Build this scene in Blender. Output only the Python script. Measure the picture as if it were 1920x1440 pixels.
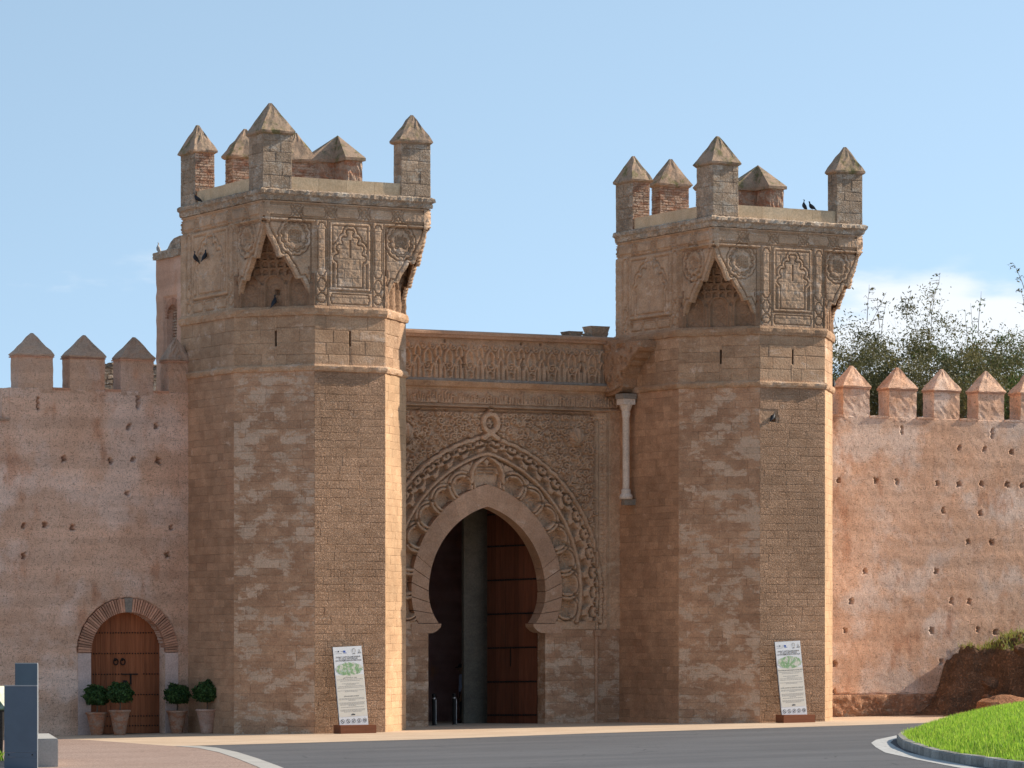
import bpy, bmesh, math, random
import numpy as np
from mathutils import Vector, Matrix

for o in list(bpy.data.objects):
    bpy.data.objects.remove(o)
scene = bpy.context.scene
COL = scene.collection

# ---------------------------------------------------------------- camera
YAW = math.radians(28.8)
cam_d = bpy.data.cameras.new('camera')
cam = bpy.data.objects.new('camera', cam_d)
COL.objects.link(cam)
cam.location = (-44.224, -94.912, 3.119)
cam.rotation_euler = (math.radians(90), 0, -YAW)
cam_d.sensor_width = 36.0
cam_d.lens = 7000.0 / 1920.0 * 36.0
cam_d.shift_y = (1170.0 - 720.0) / 1920.0
cam_d.clip_start = 0.5
cam_d.clip_end = 6000.0
scene.camera = cam

# ---------------------------------------------------------------- sun and sky
SUN = Vector((0.84, -0.090, 0.50)).normalized()
sun_d = bpy.data.lights.new('sun', 'SUN')
sun_d.energy = 2.75
sun_d.angle = math.radians(0.5)
sun_d.color = (1.0, 0.87, 0.70)
sun = bpy.data.objects.new('sun', sun_d)
COL.objects.link(sun)
sun.location = (40, -30, 40)
sun.rotation_euler = SUN.to_track_quat('Z', 'Y').to_euler()

world = bpy.data.worlds.new('World')
scene.world = world
world.use_nodes = True
wt = world.node_tree
wt.nodes.clear()
w_out = wt.nodes.new('ShaderNodeOutputWorld')
w_bg = wt.nodes.new('ShaderNodeBackground')
w_sky = wt.nodes.new('ShaderNodeTexSky')
w_sky.sky_type = 'NISHITA'
w_sky.sun_disc = False
w_sky.sun_elevation = math.asin(SUN.z)
w_sky.sun_rotation = math.atan2(SUN.x, SUN.y)
w_sky.altitude = 50
w_sky.air_density = 1.0
w_sky.dust_density = 0.4
w_sky.ozone_density = 0.5
w_tc = wt.nodes.new('ShaderNodeTexCoord')
w_map = wt.nodes.new('ShaderNodeMapping')       # clouds: noise over the sky direction
w_map.inputs['Scale'].default_value = (6.0, 6.0, 20.0)
w_map.inputs['Location'].default_value = (8.4, 3.1, 2.03)
w_noise = wt.nodes.new('ShaderNodeTexNoise')
w_noise.inputs['Scale'].default_value = 1.0
w_noise.inputs['Detail'].default_value = 7.0
w_noise.inputs['Roughness'].default_value = 0.52
w_ramp = wt.nodes.new('ShaderNodeMapRange')
w_ramp.interpolation_type = 'SMOOTHSTEP'
w_ramp.inputs['From Min'].default_value = 0.515
w_ramp.inputs['From Max'].default_value = 0.585
w_sep = wt.nodes.new('ShaderNodeSeparateXYZ')
w_el = wt.nodes.new('ShaderNodeMapRange')       # fair-weather cloud bank low over the horizon
w_el.interpolation_type = 'SMOOTHSTEP'
w_el.inputs['From Min'].default_value = 0.108
w_el.inputs['From Max'].default_value = 0.085
w_mul = wt.nodes.new('ShaderNodeMath'); w_mul.operation = 'MULTIPLY'
w_mul2 = wt.nodes.new('ShaderNodeMath'); w_mul2.operation = 'MULTIPLY'
w_mul2.inputs[1].default_value = 0.9
w_mix = wt.nodes.new('ShaderNodeMix'); w_mix.data_type = 'RGBA'
w_mix.inputs['B'].default_value = (3.5, 3.62, 3.75, 1)
w_hs = wt.nodes.new('ShaderNodeHueSaturation')
w_hs.inputs['Saturation'].default_value = 0.82
w_hs.inputs['Hue'].default_value = 0.482
w_hs.inputs['Value'].default_value = 0.84
L = wt.links.new
L(w_tc.outputs['Generated'], w_map.inputs['Vector'])
L(w_map.outputs['Vector'], w_noise.inputs['Vector'])
L(w_noise.outputs['Fac'], w_ramp.inputs['Value'])
L(w_tc.outputs['Generated'], w_sep.inputs[0])
L(w_sep.outputs['Z'], w_el.inputs['Value'])
L(w_ramp.outputs['Result'], w_mul.inputs[0])
L(w_el.outputs['Result'], w_mul.inputs[1])
L(w_mul.outputs[0], w_mul2.inputs[0])
L(w_mul2.outputs[0], w_mix.inputs['Factor'])
w_n1 = wt.nodes.new('ShaderNodeVectorMath'); w_n1.operation = 'MULTIPLY_ADD'   # clear dry air: lift the pale horizon band
w_n1.inputs[1].default_value = (1, 1, 2.0)
w_n1.inputs[2].default_value = (0, 0, 0.30)
w_n2 = wt.nodes.new('ShaderNodeVectorMath'); w_n2.operation = 'NORMALIZE'
L(w_tc.outputs['Generated'], w_n1.inputs[0])
L(w_n1.outputs['Vector'], w_n2.inputs[0])
L(w_n2.outputs['Vector'], w_sky.inputs['Vector'])
L(w_sky.outputs['Color'], w_hs.inputs['Color'])
L(w_hs.outputs['Color'], w_mix.inputs['A'])
L(w_mix.outputs['Result'], w_bg.inputs['Color'])
L(w_bg.outputs['Background'], w_out.inputs['Surface'])
w_bg.inputs['Strength'].default_value = 0.12

vs = scene.view_settings
vs.view_transform = 'Standard'
vs.look = 'None'
vs.exposure = 1.28
vs.gamma = 1.0
vs.use_curve_mapping = False

# ---------------------------------------------------------------- helpers
rng = random.Random(7)
nrg = np.random.RandomState(11)


def gz(x, y):
    """the ground: one gently tilted plane"""
    return 0.0078 * x - 0.012 * y


def tag(o, label=None, cat=None, group=None, kind=None):
    if label: o['label'] = label
    if cat: o['category'] = cat
    if group: o['group'] = group
    if kind: o['kind'] = kind
    return o


def empty(name, loc, label, cat, group=None):
    o = bpy.data.objects.new(name, None)
    o.empty_display_size = 0.3
    COL.objects.link(o)
    o.location = loc
    return tag(o, label, cat, group)


def link(name, me, mat=None, parent=None, keep_world=True):
    o = bpy.data.objects.new(name, me)
    COL.objects.link(o)
    if mat is not None and len(me.materials) == 0:
        me.materials.append(mat)
    if parent is not None:
        o.parent = parent
        if keep_world:
            # parts are modelled in world metres; parents are unrotated
            p = parent; off = Vector((0, 0, 0))
            while p is not None:
                off += p.location; p = p.parent
            o.location = -off
    return o


def mesh(name, verts, faces, smooth=False):
    me = bpy.data.meshes.new(name)
    me.from_pydata([tuple(v) for v in verts], [], [tuple(f) for f in faces])
    me.update()
    if smooth:
        me.polygons.foreach_set('use_smooth', [True] * len(me.polygons))
    return me


def mesh_np(name, V, Q, smooth=False):
    """quads from numpy arrays"""
    me = bpy.data.meshes.new(name)
    n, m = len(V), len(Q)
    me.vertices.add(n)
    me.vertices.foreach_set('co', np.asarray(V, dtype=np.float32).ravel())
    me.loops.add(m * 4)
    me.loops.foreach_set('vertex_index', np.asarray(Q, dtype=np.int32).ravel())
    me.polygons.add(m)
    me.polygons.foreach_set('loop_start', np.arange(0, m * 4, 4, dtype=np.int32))
    me.polygons.foreach_set('loop_total', np.full(m, 4, dtype=np.int32))
    if smooth:
        me.polygons.foreach_set('use_smooth', np.ones(m, dtype=bool))
    me.update(calc_edges=True)
    me.validate()
    return me


class MB:
    """collects simple shapes into one mesh"""
    def __init__(self):
        self.v = []; self.f = []

    def add(self, vs, fs):
        n = len(self.v)
        self.v += [tuple(p) for p in vs]
        self.f += [tuple(i + n for i in f) for f in fs]
        return self

    def box(self, x0, x1, y0, y1, z0, z1):
        return self.add([(x0, y0, z0), (x1, y0, z0), (x1, y1, z0), (x0, y1, z0),
                         (x0, y0, z1), (x1, y0, z1), (x1, y1, z1), (x0, y1, z1)],
                        [(0, 3, 2, 1), (4, 5, 6, 7), (0, 1, 5, 4), (1, 2, 6, 5), (2, 3, 7, 6), (3, 0, 4, 7)])

    def prism(self, poly, z0, z1):
        n = len(poly)
        vs = [(x, y, z0) for x, y in poly] + [(x, y, z1) for x, y in poly]
        fs = [tuple(range(n - 1, -1, -1)), tuple(range(n, 2 * n))]
        fs += [(i, (i + 1) % n, n + (i + 1) % n, n + i) for i in range(n)]
        return self.add(vs, fs)

    def tube(self, pts, radii, k=8, cap=True):
        pts = [Vector(p) for p in pts]
        if not hasattr(radii, '__len__'): radii = [radii] * len(pts)
        rings = []
        up = Vector((0.13, 0.21, 0.97))
        for i, p in enumerate(pts):
            d = (pts[min(i + 1, len(pts) - 1)] - pts[max(i - 1, 0)])
            if d.length < 1e-9: d = Vector((0, 0, 1))
            d.normalize()
            a = d.cross(up)
            if a.length < 0.05: a = d.cross(Vector((1, 0, 0)))
            a.normalize(); b = d.cross(a)
            rings.append([p + (a * math.cos(t) + b * math.sin(t)) * radii[i] for t in [2 * math.pi * j / k for j in range(k)]])
        vs = [q for r in rings for q in r]
        fs = []
        for i in range(len(pts) - 1):
            for j in range(k):
                fs.append((i * k + j, i * k + (j + 1) % k, (i + 1) * k + (j + 1) % k, (i + 1) * k + j))
        if cap:
            fs.append(tuple(range(k - 1, -1, -1)))
            fs.append(tuple((len(pts) - 1) * k + j for j in range(k)))
        return self.add(vs, fs)

    def lathe(self, prof, c=(0, 0, 0), k=20, cap=True):
        vs = []; fs = []
        for r, z in prof:
            for j in range(k):
                t = 2 * math.pi * j / k
                vs.append((c[0] + r * math.cos(t), c[1] + r * math.sin(t), c[2] + z))
        for i in range(len(prof) - 1):
            for j in range(k):
                fs.append((i * k + j, i * k + (j + 1) % k, (i + 1) * k + (j + 1) % k, (i + 1) * k + j))
        if cap:
            fs.append(tuple(range(k - 1, -1, -1)))
            fs.append(tuple((len(prof) - 1) * k + j for j in range(k)))
        return self.add(vs, fs)

    def build(self, name, mat=None, parent=None, smooth=False):
        return link(name, mesh(name, self.v, self.f, smooth), mat, parent)

# ---------------------------------------------------------------- materials
class NT:
    def __init__(self, name):
        self.m = bpy.data.materials.new(name)
        self.m.use_nodes = True
        self.t = self.m.node_tree
        self.b = self.t.nodes['Principled BSDF']
        self.b.inputs['Specular IOR Level'].default_value = 0.2
        g = self.t.nodes.new('ShaderNodeNewGeometry')
        self.pos = g.outputs['Position']
        self.geo = g

    def put(self, s, v):
        if v is None: return
        if isinstance(v, bpy.types.NodeSocket): self.t.links.new(v, s)
        elif isinstance(v, (tuple, list)) and len(v) == 3 and s.type == 'RGBA': s.default_value = (*v, 1)
        else: s.default_value = v

    def noise(self, scale, detail=4, rough=0.55, vec=None, dist=0.0, off=None, stretch=None):
        n = self.t.nodes.new('ShaderNodeTexNoise')
        v = self.pos if vec is None else vec
        if off is not None or stretch is not None:
            mp = self.t.nodes.new('ShaderNodeMapping')
            self.t.links.new(v, mp.inputs['Vector'])
            if off is not None: mp.inputs['Location'].default_value = off
            if stretch is not None: mp.inputs['Scale'].default_value = stretch
            v = mp.outputs['Vector']
        self.t.links.new(v, n.inputs['Vector'])
        n.inputs['Scale'].default_value = scale
        n.inputs['Detail'].default_value = detail
        n.inputs['Roughness'].default_value = rough
        n.inputs['Distortion'].default_value = dist
        return n.outputs['Fac']

    def voronoi(self, scale, vec=None, feature='F1', rand=1.0, stretch=None, out='Distance'):
        n = self.t.nodes.new('ShaderNodeTexVoronoi')
        n.feature = feature
        v = self.pos if vec is None else vec
        if stretch is not None:
            mp = self.t.nodes.new('ShaderNodeMapping')
            self.t.links.new(v, mp.inputs['Vector'])
            mp.inputs['Scale'].default_value = stretch
            v = mp.outputs['Vector']
        self.t.links.new(v, n.inputs['Vector'])
        n.inputs['Scale'].default_value = scale
        n.inputs['Randomness'].default_value = rand
        return n.outputs[out]

    def rng(self, v, a, b, c=0.0, d=1.0, smooth=True):
        n = self.t.nodes.new('ShaderNodeMapRange')
        n.interpolation_type = 'SMOOTHSTEP' if smooth else 'LINEAR'
        self.put(n.inputs['Value'], v)
        n.inputs['From Min'].default_value = a; n.inputs['From Max'].default_value = b
        n.inputs['To Min'].default_value = c; n.inputs['To Max'].default_value = d
        return n.outputs['Result']

    def math(self, op, a, b=None, c=None):
        n = self.t.nodes.new('ShaderNodeMath'); n.operation = op
        self.put(n.inputs[0], a)
        if b is not None: self.put(n.inputs[1], b)
        if c is not None: self.put(n.inputs[2], c)
        return n.outputs[0]

    def mix(self, f, a, b, blend='MIX'):
        n = self.t.nodes.new('ShaderNodeMix'); n.data_type = 'RGBA'; n.blend_type = blend
        self.put(n.inputs['Factor'], f)
        self.put(n.inputs['A'], a); self.put(n.inputs['B'], b)
        return n.outputs['Result']

    def scale(self, col, f):
        n = self.t.nodes.new('ShaderNodeVectorMath'); n.operation = 'SCALE'
        self.put(n.inputs[0], col); self.put(n.inputs['Scale'], f)
        return n.outputs['Vector']

    def rand(self):
        """random number for each stone object, or for each stone of a joined field"""
        oi = self.t.nodes.new('ShaderNodeObjectInfo')
        at = self.t.nodes.new('ShaderNodeAttribute'); at.attribute_name = 'rnd'
        return self.math('FRACT', self.math('ADD', oi.outputs['Random'], at.outputs['Fac']))

    def bump(self, h, strength=0.5, dist=0.02, normal=None):
        n = self.t.nodes.new('ShaderNodeBump')
        n.inputs['Strength'].default_value = strength
        n.inputs['Distance'].default_value = dist
        self.put(n.inputs['Height'], h)
        if normal is not None: self.t.links.new(normal, n.inputs['Normal'])
        return n.outputs['Normal']

    def done(self, col, rough=0.9, normal=None, metal=0.0, spec=None):
        self.put(self.b.inputs['Base Color'], col)
        self.put(self.b.inputs['Roughness'], rough)
        self.b.inputs['Metallic'].default_value = metal
        if spec is not None: self.b.inputs['Specular IOR Level'].default_value = spec
        if normal is not None: self.t.links.new(normal, self.b.inputs['Normal'])
        return self.m


def plain(name, col, rough=0.6, metal=0.0, var=0.12, scale=6.0, spec=0.3):
    n = NT(name)
    f = n.noise(scale, 5, 0.6)
    c = n.scale(col, n.rng(f, 0.25, 0.75, 1 - var, 1 + var))
    return n.done(c, rough, n.bump(n.noise(scale * 9, 3), 0.15, 0.004), metal, spec)


def stone(name, c1, c2, patch=None, patch_amt=(0.5, 0.6), patch_scale=0.9, rough_bump=0.6, bump_dist=0.02,
          pit=0.5, rnd=0.22, grey=0.0, pit_scale=17.0, tint=None, tint_amt=(0.55, 0.7)):
    n = NT(name)
    big = n.noise(0.35, 4, 0.6)
    mid = n.noise(2.3, 6, 0.62, off=(3, 1, 2), stretch=(1, 1, 1.7))
    fine = n.noise(23, 5, 0.65)
    c = n.mix(n.rng(mid, 0.34, 0.66), c1, c2)
    c = n.scale(c, n.rng(big, 0.3, 0.7, 0.84, 1.14))
    if tint is not None:
        tn = n.noise(0.55, 5, 0.65, off=(9, 2, 7))
        c = n.mix(n.rng(tn, *tint_amt, 0, 0.75), c, tint)
    if patch is not None:
        pn = n.noise(patch_scale * 1.25, 10, 0.72, off=(1.3, 5.1, 0.4), stretch=(1, 1, 2.0), dist=0.25)
        if rnd > 0.04: pn = n.math('ADD', pn, n.math('MULTIPLY', n.math('SUBTRACT', n.rand(), 0.5), 0.055))   # stones weather one by one
        spots = n.rng(n.voronoi(3.1), 0.09, 0.06)
        pm = n.math('MAXIMUM', n.rng(pn, *patch_amt), n.math('MULTIPLY', spots, n.rng(big, 0.45, 0.6)))
        c = n.mix(n.math('MULTIPLY', pm, 0.8), c, patch)
    if grey > 0:
        gn = n.noise(1.7, 7, 0.7, off=(4, 4, 1))
        c = n.mix(n.rng(gn, 0.48, 0.68, 0, grey), c, (0.20, 0.185, 0.165))
    r = n.rand()
    c = n.scale(c, n.rng(r, 0, 1, 1.25 * (1 - rnd), 1.25 * (1 + rnd), False))
    c = n.scale(c, n.rng(fine, 0.25, 0.75, 0.80, 1.18))
    pv = n.voronoi(pit_scale)
    pn2 = n.noise(pit_scale * 0.8, 5, 0.7)
    pits = n.rng(pn2, 0.30, 0.60)
    c = n.mix(n.rng(n.noise(9, 6, 0.75, off=(2, 8, 5)), 0.62, 0.72, 0, 0.35), c, (0.10, 0.065, 0.045))
    h = n.math('ADD', n.math('MULTIPLY', pits, pit), n.math('MULTIPLY', n.noise(5.0, 7, 0.7), 0.9))
    h = n.math('ADD', h, n.math('MULTIPLY', n.rng(pv, 0.0, 0.5), 0.25 * pit))
    return n.done(c, 0.92, n.bump(h, rough_bump, bump_dist), spec=0.15)


M = {}
STONE_A, STONE_B = (0.43, 0.262, 0.165), (0.345, 0.198, 0.122)
PALE = (0.52, 0.39, 0.295)
M['stone_front'] = stone('stone_front', (0.53, 0.335, 0.22), (0.44, 0.268, 0.17), PALE, (0.60, 0.70), 1.1, 1.0, 0.040, 1.3, 0.05, pit_scale=24.0)
M['stone_patchy'] = stone('stone_patchy', STONE_A, STONE_B, (0.49, 0.36, 0.265), (0.50, 0.565), 1.0, 0.55, 0.02, 0.5, 0.09)
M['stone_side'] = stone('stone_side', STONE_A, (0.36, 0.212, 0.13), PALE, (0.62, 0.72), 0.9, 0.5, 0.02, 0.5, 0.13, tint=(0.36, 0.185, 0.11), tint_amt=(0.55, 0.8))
M['stone_band'] = stone('stone_band', (0.45, 0.295, 0.19), (0.37, 0.23, 0.143), PALE, (0.55, 0.66), 0.9, 0.7, 0.03, 0.7, 0.15)
M['stone_smooth'] = stone('stone_smooth', (0.44, 0.29, 0.175), (0.395, 0.25, 0.148), PALE, (0.62, 0.72), 1.1, 0.25, 0.012, 0.4, 0.08)
M['mortar'] = stone('mortar', (0.42, 0.27, 0.175), (0.34, 0.21, 0.133), rough_bump=1.0, bump_dist=0.04)
M['stone_carved'] = stone('stone_carved', (0.47, 0.325, 0.22), (0.385, 0.25, 0.16), (0.52, 0.415, 0.33), (0.54, 0.66), 1.3, 0.6, 0.018, 0.7, 0.0, grey=0.3)
M['stone_niche'] = stone('stone_niche', (0.31, 0.195, 0.125), (0.25, 0.155, 0.098), (0.44, 0.32, 0.23), (0.60, 0.72), 1.3, 0.6, 0.018, 0.7, 0.0)  # browner, less weathered stone, darkened further to paint in niche shade
M['stone_portal'] = stone('stone_portal', (0.47, 0.315, 0.21), (0.40, 0.255, 0.165), (0.46, 0.345, 0.25), (0.56, 0.68), 0.9, 0.5, 0.012, 0.7, 0.0, tint=(0.40, 0.22, 0.135), tint_amt=(0.62, 0.8))
M['stone_ring'] = stone('stone_ring', (0.42, 0.265, 0.18), (0.37, 0.225, 0.145), (0.45, 0.33, 0.25), (0.58, 0.70), 1.2, 0.5, 0.012, 0.6, 0.06)
M['stone_grey'] = stone('stone_grey', (0.43, 0.325, 0.24), (0.33, 0.24, 0.17), (0.5, 0.44, 0.37), (0.5, 0.62), 1.6, 0.9, 0.035, 1.0, 0.16, grey=0.45)
M['stone_new'] = stone('stone_new', (0.52, 0.40, 0.27), (0.47, 0.345, 0.22), rough_bump=0.2, bump_dist=0.008, pit=0.2, rnd=0.10)
M['brick_red'] = stone('brick_red', (0.40, 0.20, 0.125), (0.37, 0.235, 0.165), (0.46, 0.36, 0.28), (0.44, 0.54), 2.5, 0.9, 0.04, 0.8, 0.2)
M['marble'] = stone('marble', (0.62, 0.54, 0.47), (0.54, 0.46, 0.39), rough_bump=0.15, bump_dist=0.01, pit=0.3, rnd=0.0)
M['corbel'] = stone('corbel', (0.40, 0.25, 0.16), (0.36, 0.215, 0.13), (0.45, 0.36, 0.28), (0.55, 0.65), 2.0, 0.8, 0.03, 0.8, 0.0)
M['lead'] = stone('lead', (0.27, 0.235, 0.20), (0.20, 0.175, 0.15), rough_bump=0.3, rnd=0.0)


def cap_mat():
    n = NT('merlon_cap')
    a = n.noise(2.4, 7, 0.65)
    c = n.mix(n.rng(a, 0.35, 0.65), (0.30, 0.225, 0.165), (0.42, 0.30, 0.215))
    c = n.mix(n.rng(n.noise(5, 8, 0.7, off=(3, 3, 3)), 0.52, 0.68, 0, 0.7), c, (0.46, 0.29, 0.20))
    c = n.mix(n.rng(n.noise(2.6, 7, 0.7, off=(7, 1, 2)), 0.50, 0.64, 0, 0.9), c, (0.16, 0.15, 0.065))
    c = n.mix(n.rng(n.noise(3.2, 8, 0.7, off=(1, 9, 4)), 0.55, 0.66, 0, 0.7), c, (0.13, 0.115, 0.095))
    c = n.scale(c, n.rng(n.noise(21, 4, 0.7), 0.3, 0.7, 0.82, 1.15))
    return n.done(c, 0.93, n.bump(n.noise(9, 7, 0.7), 0.5, 0.03), spec=0.15)


M['cap'] = cap_mat()


def earth(name, c1, c2, c3, dark=0.5, bump=0.8, tint=(0.42, 0.20, 0.115)):
    """rammed earth render with straw marks"""
    n = NT(name)
    big = n.noise(0.28, 5, 0.6, off=(2, 0, 5))
    mid = n.noise(0.8, 7, 0.62, off=(5, 0, 1), stretch=(1, 1, 0.8))
    c = n.mix(n.rng(mid, 0.36, 0.64), c1, c2)
    c = n.mix(n.rng(n.noise(0.5, 6, 0.6, off=(11, 3, 4)), 0.48, 0.62, 0, 0.95), c, c3)
    c = n.mix(n.rng(n.noise(0.9, 6, 0.6, off=(1, 7, 9), stretch=(1, 1, 0.5)), 0.55, 0.68, 0, 0.7), c, tint)
    c = n.scale(c, n.rng(big, 0.3, 0.7, 1.18, 1.46))
    c = n.mix(n.rng(n.noise(0.7, 8, 0.7, off=(21, 3, 14), stretch=(2.2, 2.2, 0.35)), 0.60, 0.75, 0, 0.4), c, (0.20, 0.15, 0.125))
    lift = n.noise(1.0, 3, 0.5, stretch=(0.15, 0.15, 2.6), off=(6, 2, 8))       # building lifts
    c = n.scale(c, n.rng(lift, 0.35, 0.65, 0.90, 1.08))
    # straw: short thin streaks, two slants
    st = None
    for sx, off in (((26, 7, 8), 0.0), ((8, 26, 24), 3.3), ((17, 15, 28), 7.7)):
        v = n.noise(1.0, 2, 0.5, off=(off, off, off), stretch=sx, dist=1.6)
        s = n.rng(v, 0.615, 0.66)
        st = s if st is None else n.math('MAXIMUM', st, s)
    c = n.mix(n.math('MULTIPLY', st, dark), c, (0.13, 0.075, 0.05))
    c = n.scale(c, n.rng(n.noise(26, 5, 0.7), 0.3, 0.7, 0.88, 1.12))
    h = n.math('SUBTRACT', n.math('ADD', n.math('MULTIPLY', n.noise(8, 7, 0.72), 0.9), n.noise(1.6, 4, 0.6)), n.math('MULTIPLY', st, 0.35))
    return n.done(c, 0.95, n.bump(h, bump, 0.035), spec=0.1)


M['earth_left'] = earth('earth_left', (0.57, 0.382, 0.285), (0.51, 0.32, 0.225), (0.60, 0.44, 0.36), 0.5, 0.5)
M['earth_right'] = earth('earth_right', (0.58, 0.375, 0.265), (0.54, 0.32, 0.21), (0.60, 0.45, 0.365), 0.48, 0.7)
M['earth_merlon'] = earth('earth_merlon', (0.46, 0.30, 0.215), (0.42, 0.265, 0.185), (0.46, 0.32, 0.25), 0.35, 0.5)
M['earth_cap'] = earth('earth_cap', (0.36, 0.25, 0.185), (0.31, 0.215, 0.16), (0.40, 0.28, 0.21), 0.3, 0.5)
M['earth_turret'] = earth('earth_turret', (0.47, 0.295, 0.215), (0.43, 0.26, 0.185), (0.48, 0.33, 0.26), 0.15, 0.35)
M['plinth'] = stone('plinth', (0.43, 0.235, 0.145), (0.36, 0.18, 0.105), (0.52, 0.41, 0.31), (0.58, 0.68), 1.6, 1.0, 0.06, 1.0, 0.1)
M['brick_arch'] = stone('brick_arch', (0.46, 0.255, 0.175), (0.42, 0.225, 0.15), rough_bump=0.5, rnd=0.25)
M['limewash'] = stone('limewash', (0.54, 0.42, 0.38), (0.48, 0.36, 0.32), rough_bump=0.3, rnd=0.0)


def wood(name, c1, c2, along='Z', streak=0.6):
    n = NT(name)
    s = {'Z': (16, 16, 0.9), 'X': (0.9, 16, 16)}[along]
    g = n.noise(1.0, 7, 0.65, stretch=s, dist=0.4)
    c = n.mix(n.rng(g, 0.3, 0.7), c1, c2)
    r = n.rand()
    c = n.scale(c, n.rng(r, 0, 1, 0.78, 1.22, False))
    d = n.noise(1.0, 6, 0.7, stretch=(7, 7, 0.5), off=(4, 2, 1))
    c = n.mix(n.rng(d, 0.55, 0.7, 0, streak), c, (0.05, 0.03, 0.02))
    return n.done(c, 0.7, n.bump(g, 0.35, 0.006), spec=0.25)


M['door_wood'] = wood('door_wood', (0.36, 0.125, 0.055), (0.26, 0.085, 0.036), streak=0.6)
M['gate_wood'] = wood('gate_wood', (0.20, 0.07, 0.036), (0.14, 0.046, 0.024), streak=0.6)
M['base_wood'] = wood('base_wood', (0.30, 0.11, 0.055), (0.23, 0.08, 0.038), along='X', streak=0.2)
M['iron'] = plain('iron', (0.03, 0.027, 0.026), 0.55, 0.6)
M['steel'] = plain('steel', (0.45, 0.45, 0.46), 0.3, 0.9)
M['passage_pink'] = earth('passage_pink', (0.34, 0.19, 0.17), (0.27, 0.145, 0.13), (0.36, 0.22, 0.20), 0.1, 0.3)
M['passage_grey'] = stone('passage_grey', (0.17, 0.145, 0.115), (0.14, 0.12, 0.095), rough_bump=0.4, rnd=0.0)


def asphalt():
    n = NT('asphalt')
    a = n.noise(0.25, 5, 0.6, stretch=(0.5, 2.0, 1))
    c = n.mix(n.rng(a, 0.35, 0.65), (0.095, 0.095, 0.102), (0.122, 0.122, 0.13))
    c = n.mix(n.rng(n.noise(0.6, 6, 0.7, off=(4, 1, 0), stretch=(0.25, 3.0, 1)), 0.56, 0.7, 0, 0.5), c, (0.14, 0.138, 0.137))
    ck = n.math('MULTIPLY', n.rng(n.voronoi(0.35, feature='DISTANCE_TO_EDGE', stretch=(1, 1.6, 1)), 0.012, 0.004), n.rng(n.noise(0.3, 3, .5, off=(5, 5, 5)), .45, .55))
    c = n.mix(n.math('MULTIPLY', ck, .6), c, (0.04, 0.04, 0.042))
    c = n.mix(n.rng(n.noise(1.1, 5, 0.65, off=(8, 8, 8)), .60, .72, 0, .45), c, (0.065, 0.064, 0.066))
    c = n.scale(c, n.rng(n.noise(60, 3, 0.7), 0.3, 0.7, 0.7, 1.3))
    return n.done(c, 0.85, n.bump(n.noise(45, 4, 0.7), 0.6, 0.012), spec=0.3)


def paving(name, c1, c2, sp=60, spk=0.3, each=False):
    n = NT(name)
    a = n.noise(0.5, 6, 0.65)
    c = n.mix(n.rng(a, 0.35, 0.65), c1, c2)
    c = n.scale(c, n.rng(n.noise(sp, 3, 0.75), 0.3, 0.7, 1 - spk, 1 + spk))
    if each: c = n.scale(c, n.rng(n.rand(), 0, 1, .70, 1.18, False))
    return n.done(c, 0.92, n.bump(n.noise(sp, 4, 0.7), 0.5, 0.008), spec=0.2)


M['asphalt'] = asphalt()
M['pave'] = paving('pale_paving', (0.62, 0.475, 0.345), (0.54, 0.40, 0.285), 30, 0.10)
M['pink_gravel'] = paving('pink_gravel', (0.36, 0.26, 0.215), (0.32, 0.225, 0.185), 24, 0.45)
M['concrete'] = paving('concrete', (0.46, 0.44, 0.41), (0.40, 0.385, 0.36), 30, 0.10)
M['kerb'] = paving('kerb_concrete', (0.40, 0.375, 0.34), (0.30, 0.285, 0.26), 25, 0.25, True)
M['earth_ground'] = paving('earth_ground', (0.46, 0.345, 0.25), (0.40, 0.29, 0.20), 12, 0.2)  # pale tone set so unseen ground bounces fill onto shaded faces


def white_paint():
    n = NT('road_paint')
    w = n.noise(7, 8, 0.7)
    c = n.mix(n.rng(w, 0.50, 0.68, 0, 0.85), (0.50, 0.50, 0.49), (0.16, 0.16, 0.16))
    return n.done(c, 0.8, spec=0.3)


M['paint'] = white_paint()


def leaf(name, c1, c2, trans=0.25, scale=3.0):
    n = NT(name)
    a = n.noise(scale, 4, 0.6)
    at = n.t.nodes.new('ShaderNodeAttribute'); at.attribute_name = 'rnd'
    c = n.mix(n.rng(n.math('ADD', n.math('MULTIPLY', a, 0.6), n.math('MULTIPLY', at.outputs['Fac'], 0.4)), 0.3, 0.7), c1, c2)
    n.b.inputs['Subsurface Weight'].default_value = 0.0
    n.done(c, 0.6, spec=0.3)
    tr = n.t.nodes.new('ShaderNodeBsdfTranslucent')
    n.put(tr.inputs['Color'], n.scale(c, 1.2))
    mx = n.t.nodes.new('ShaderNodeMixShader')
    mx.inputs[0].default_value = trans
    out = n.t.nodes['Material Output']
    n.t.links.new(n.b.outputs[0], mx.inputs[1])
    n.t.links.new(tr.outputs[0], mx.inputs[2])
    n.t.links.new(mx.outputs[0], out.inputs['Surface'])
    return n.m


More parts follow.
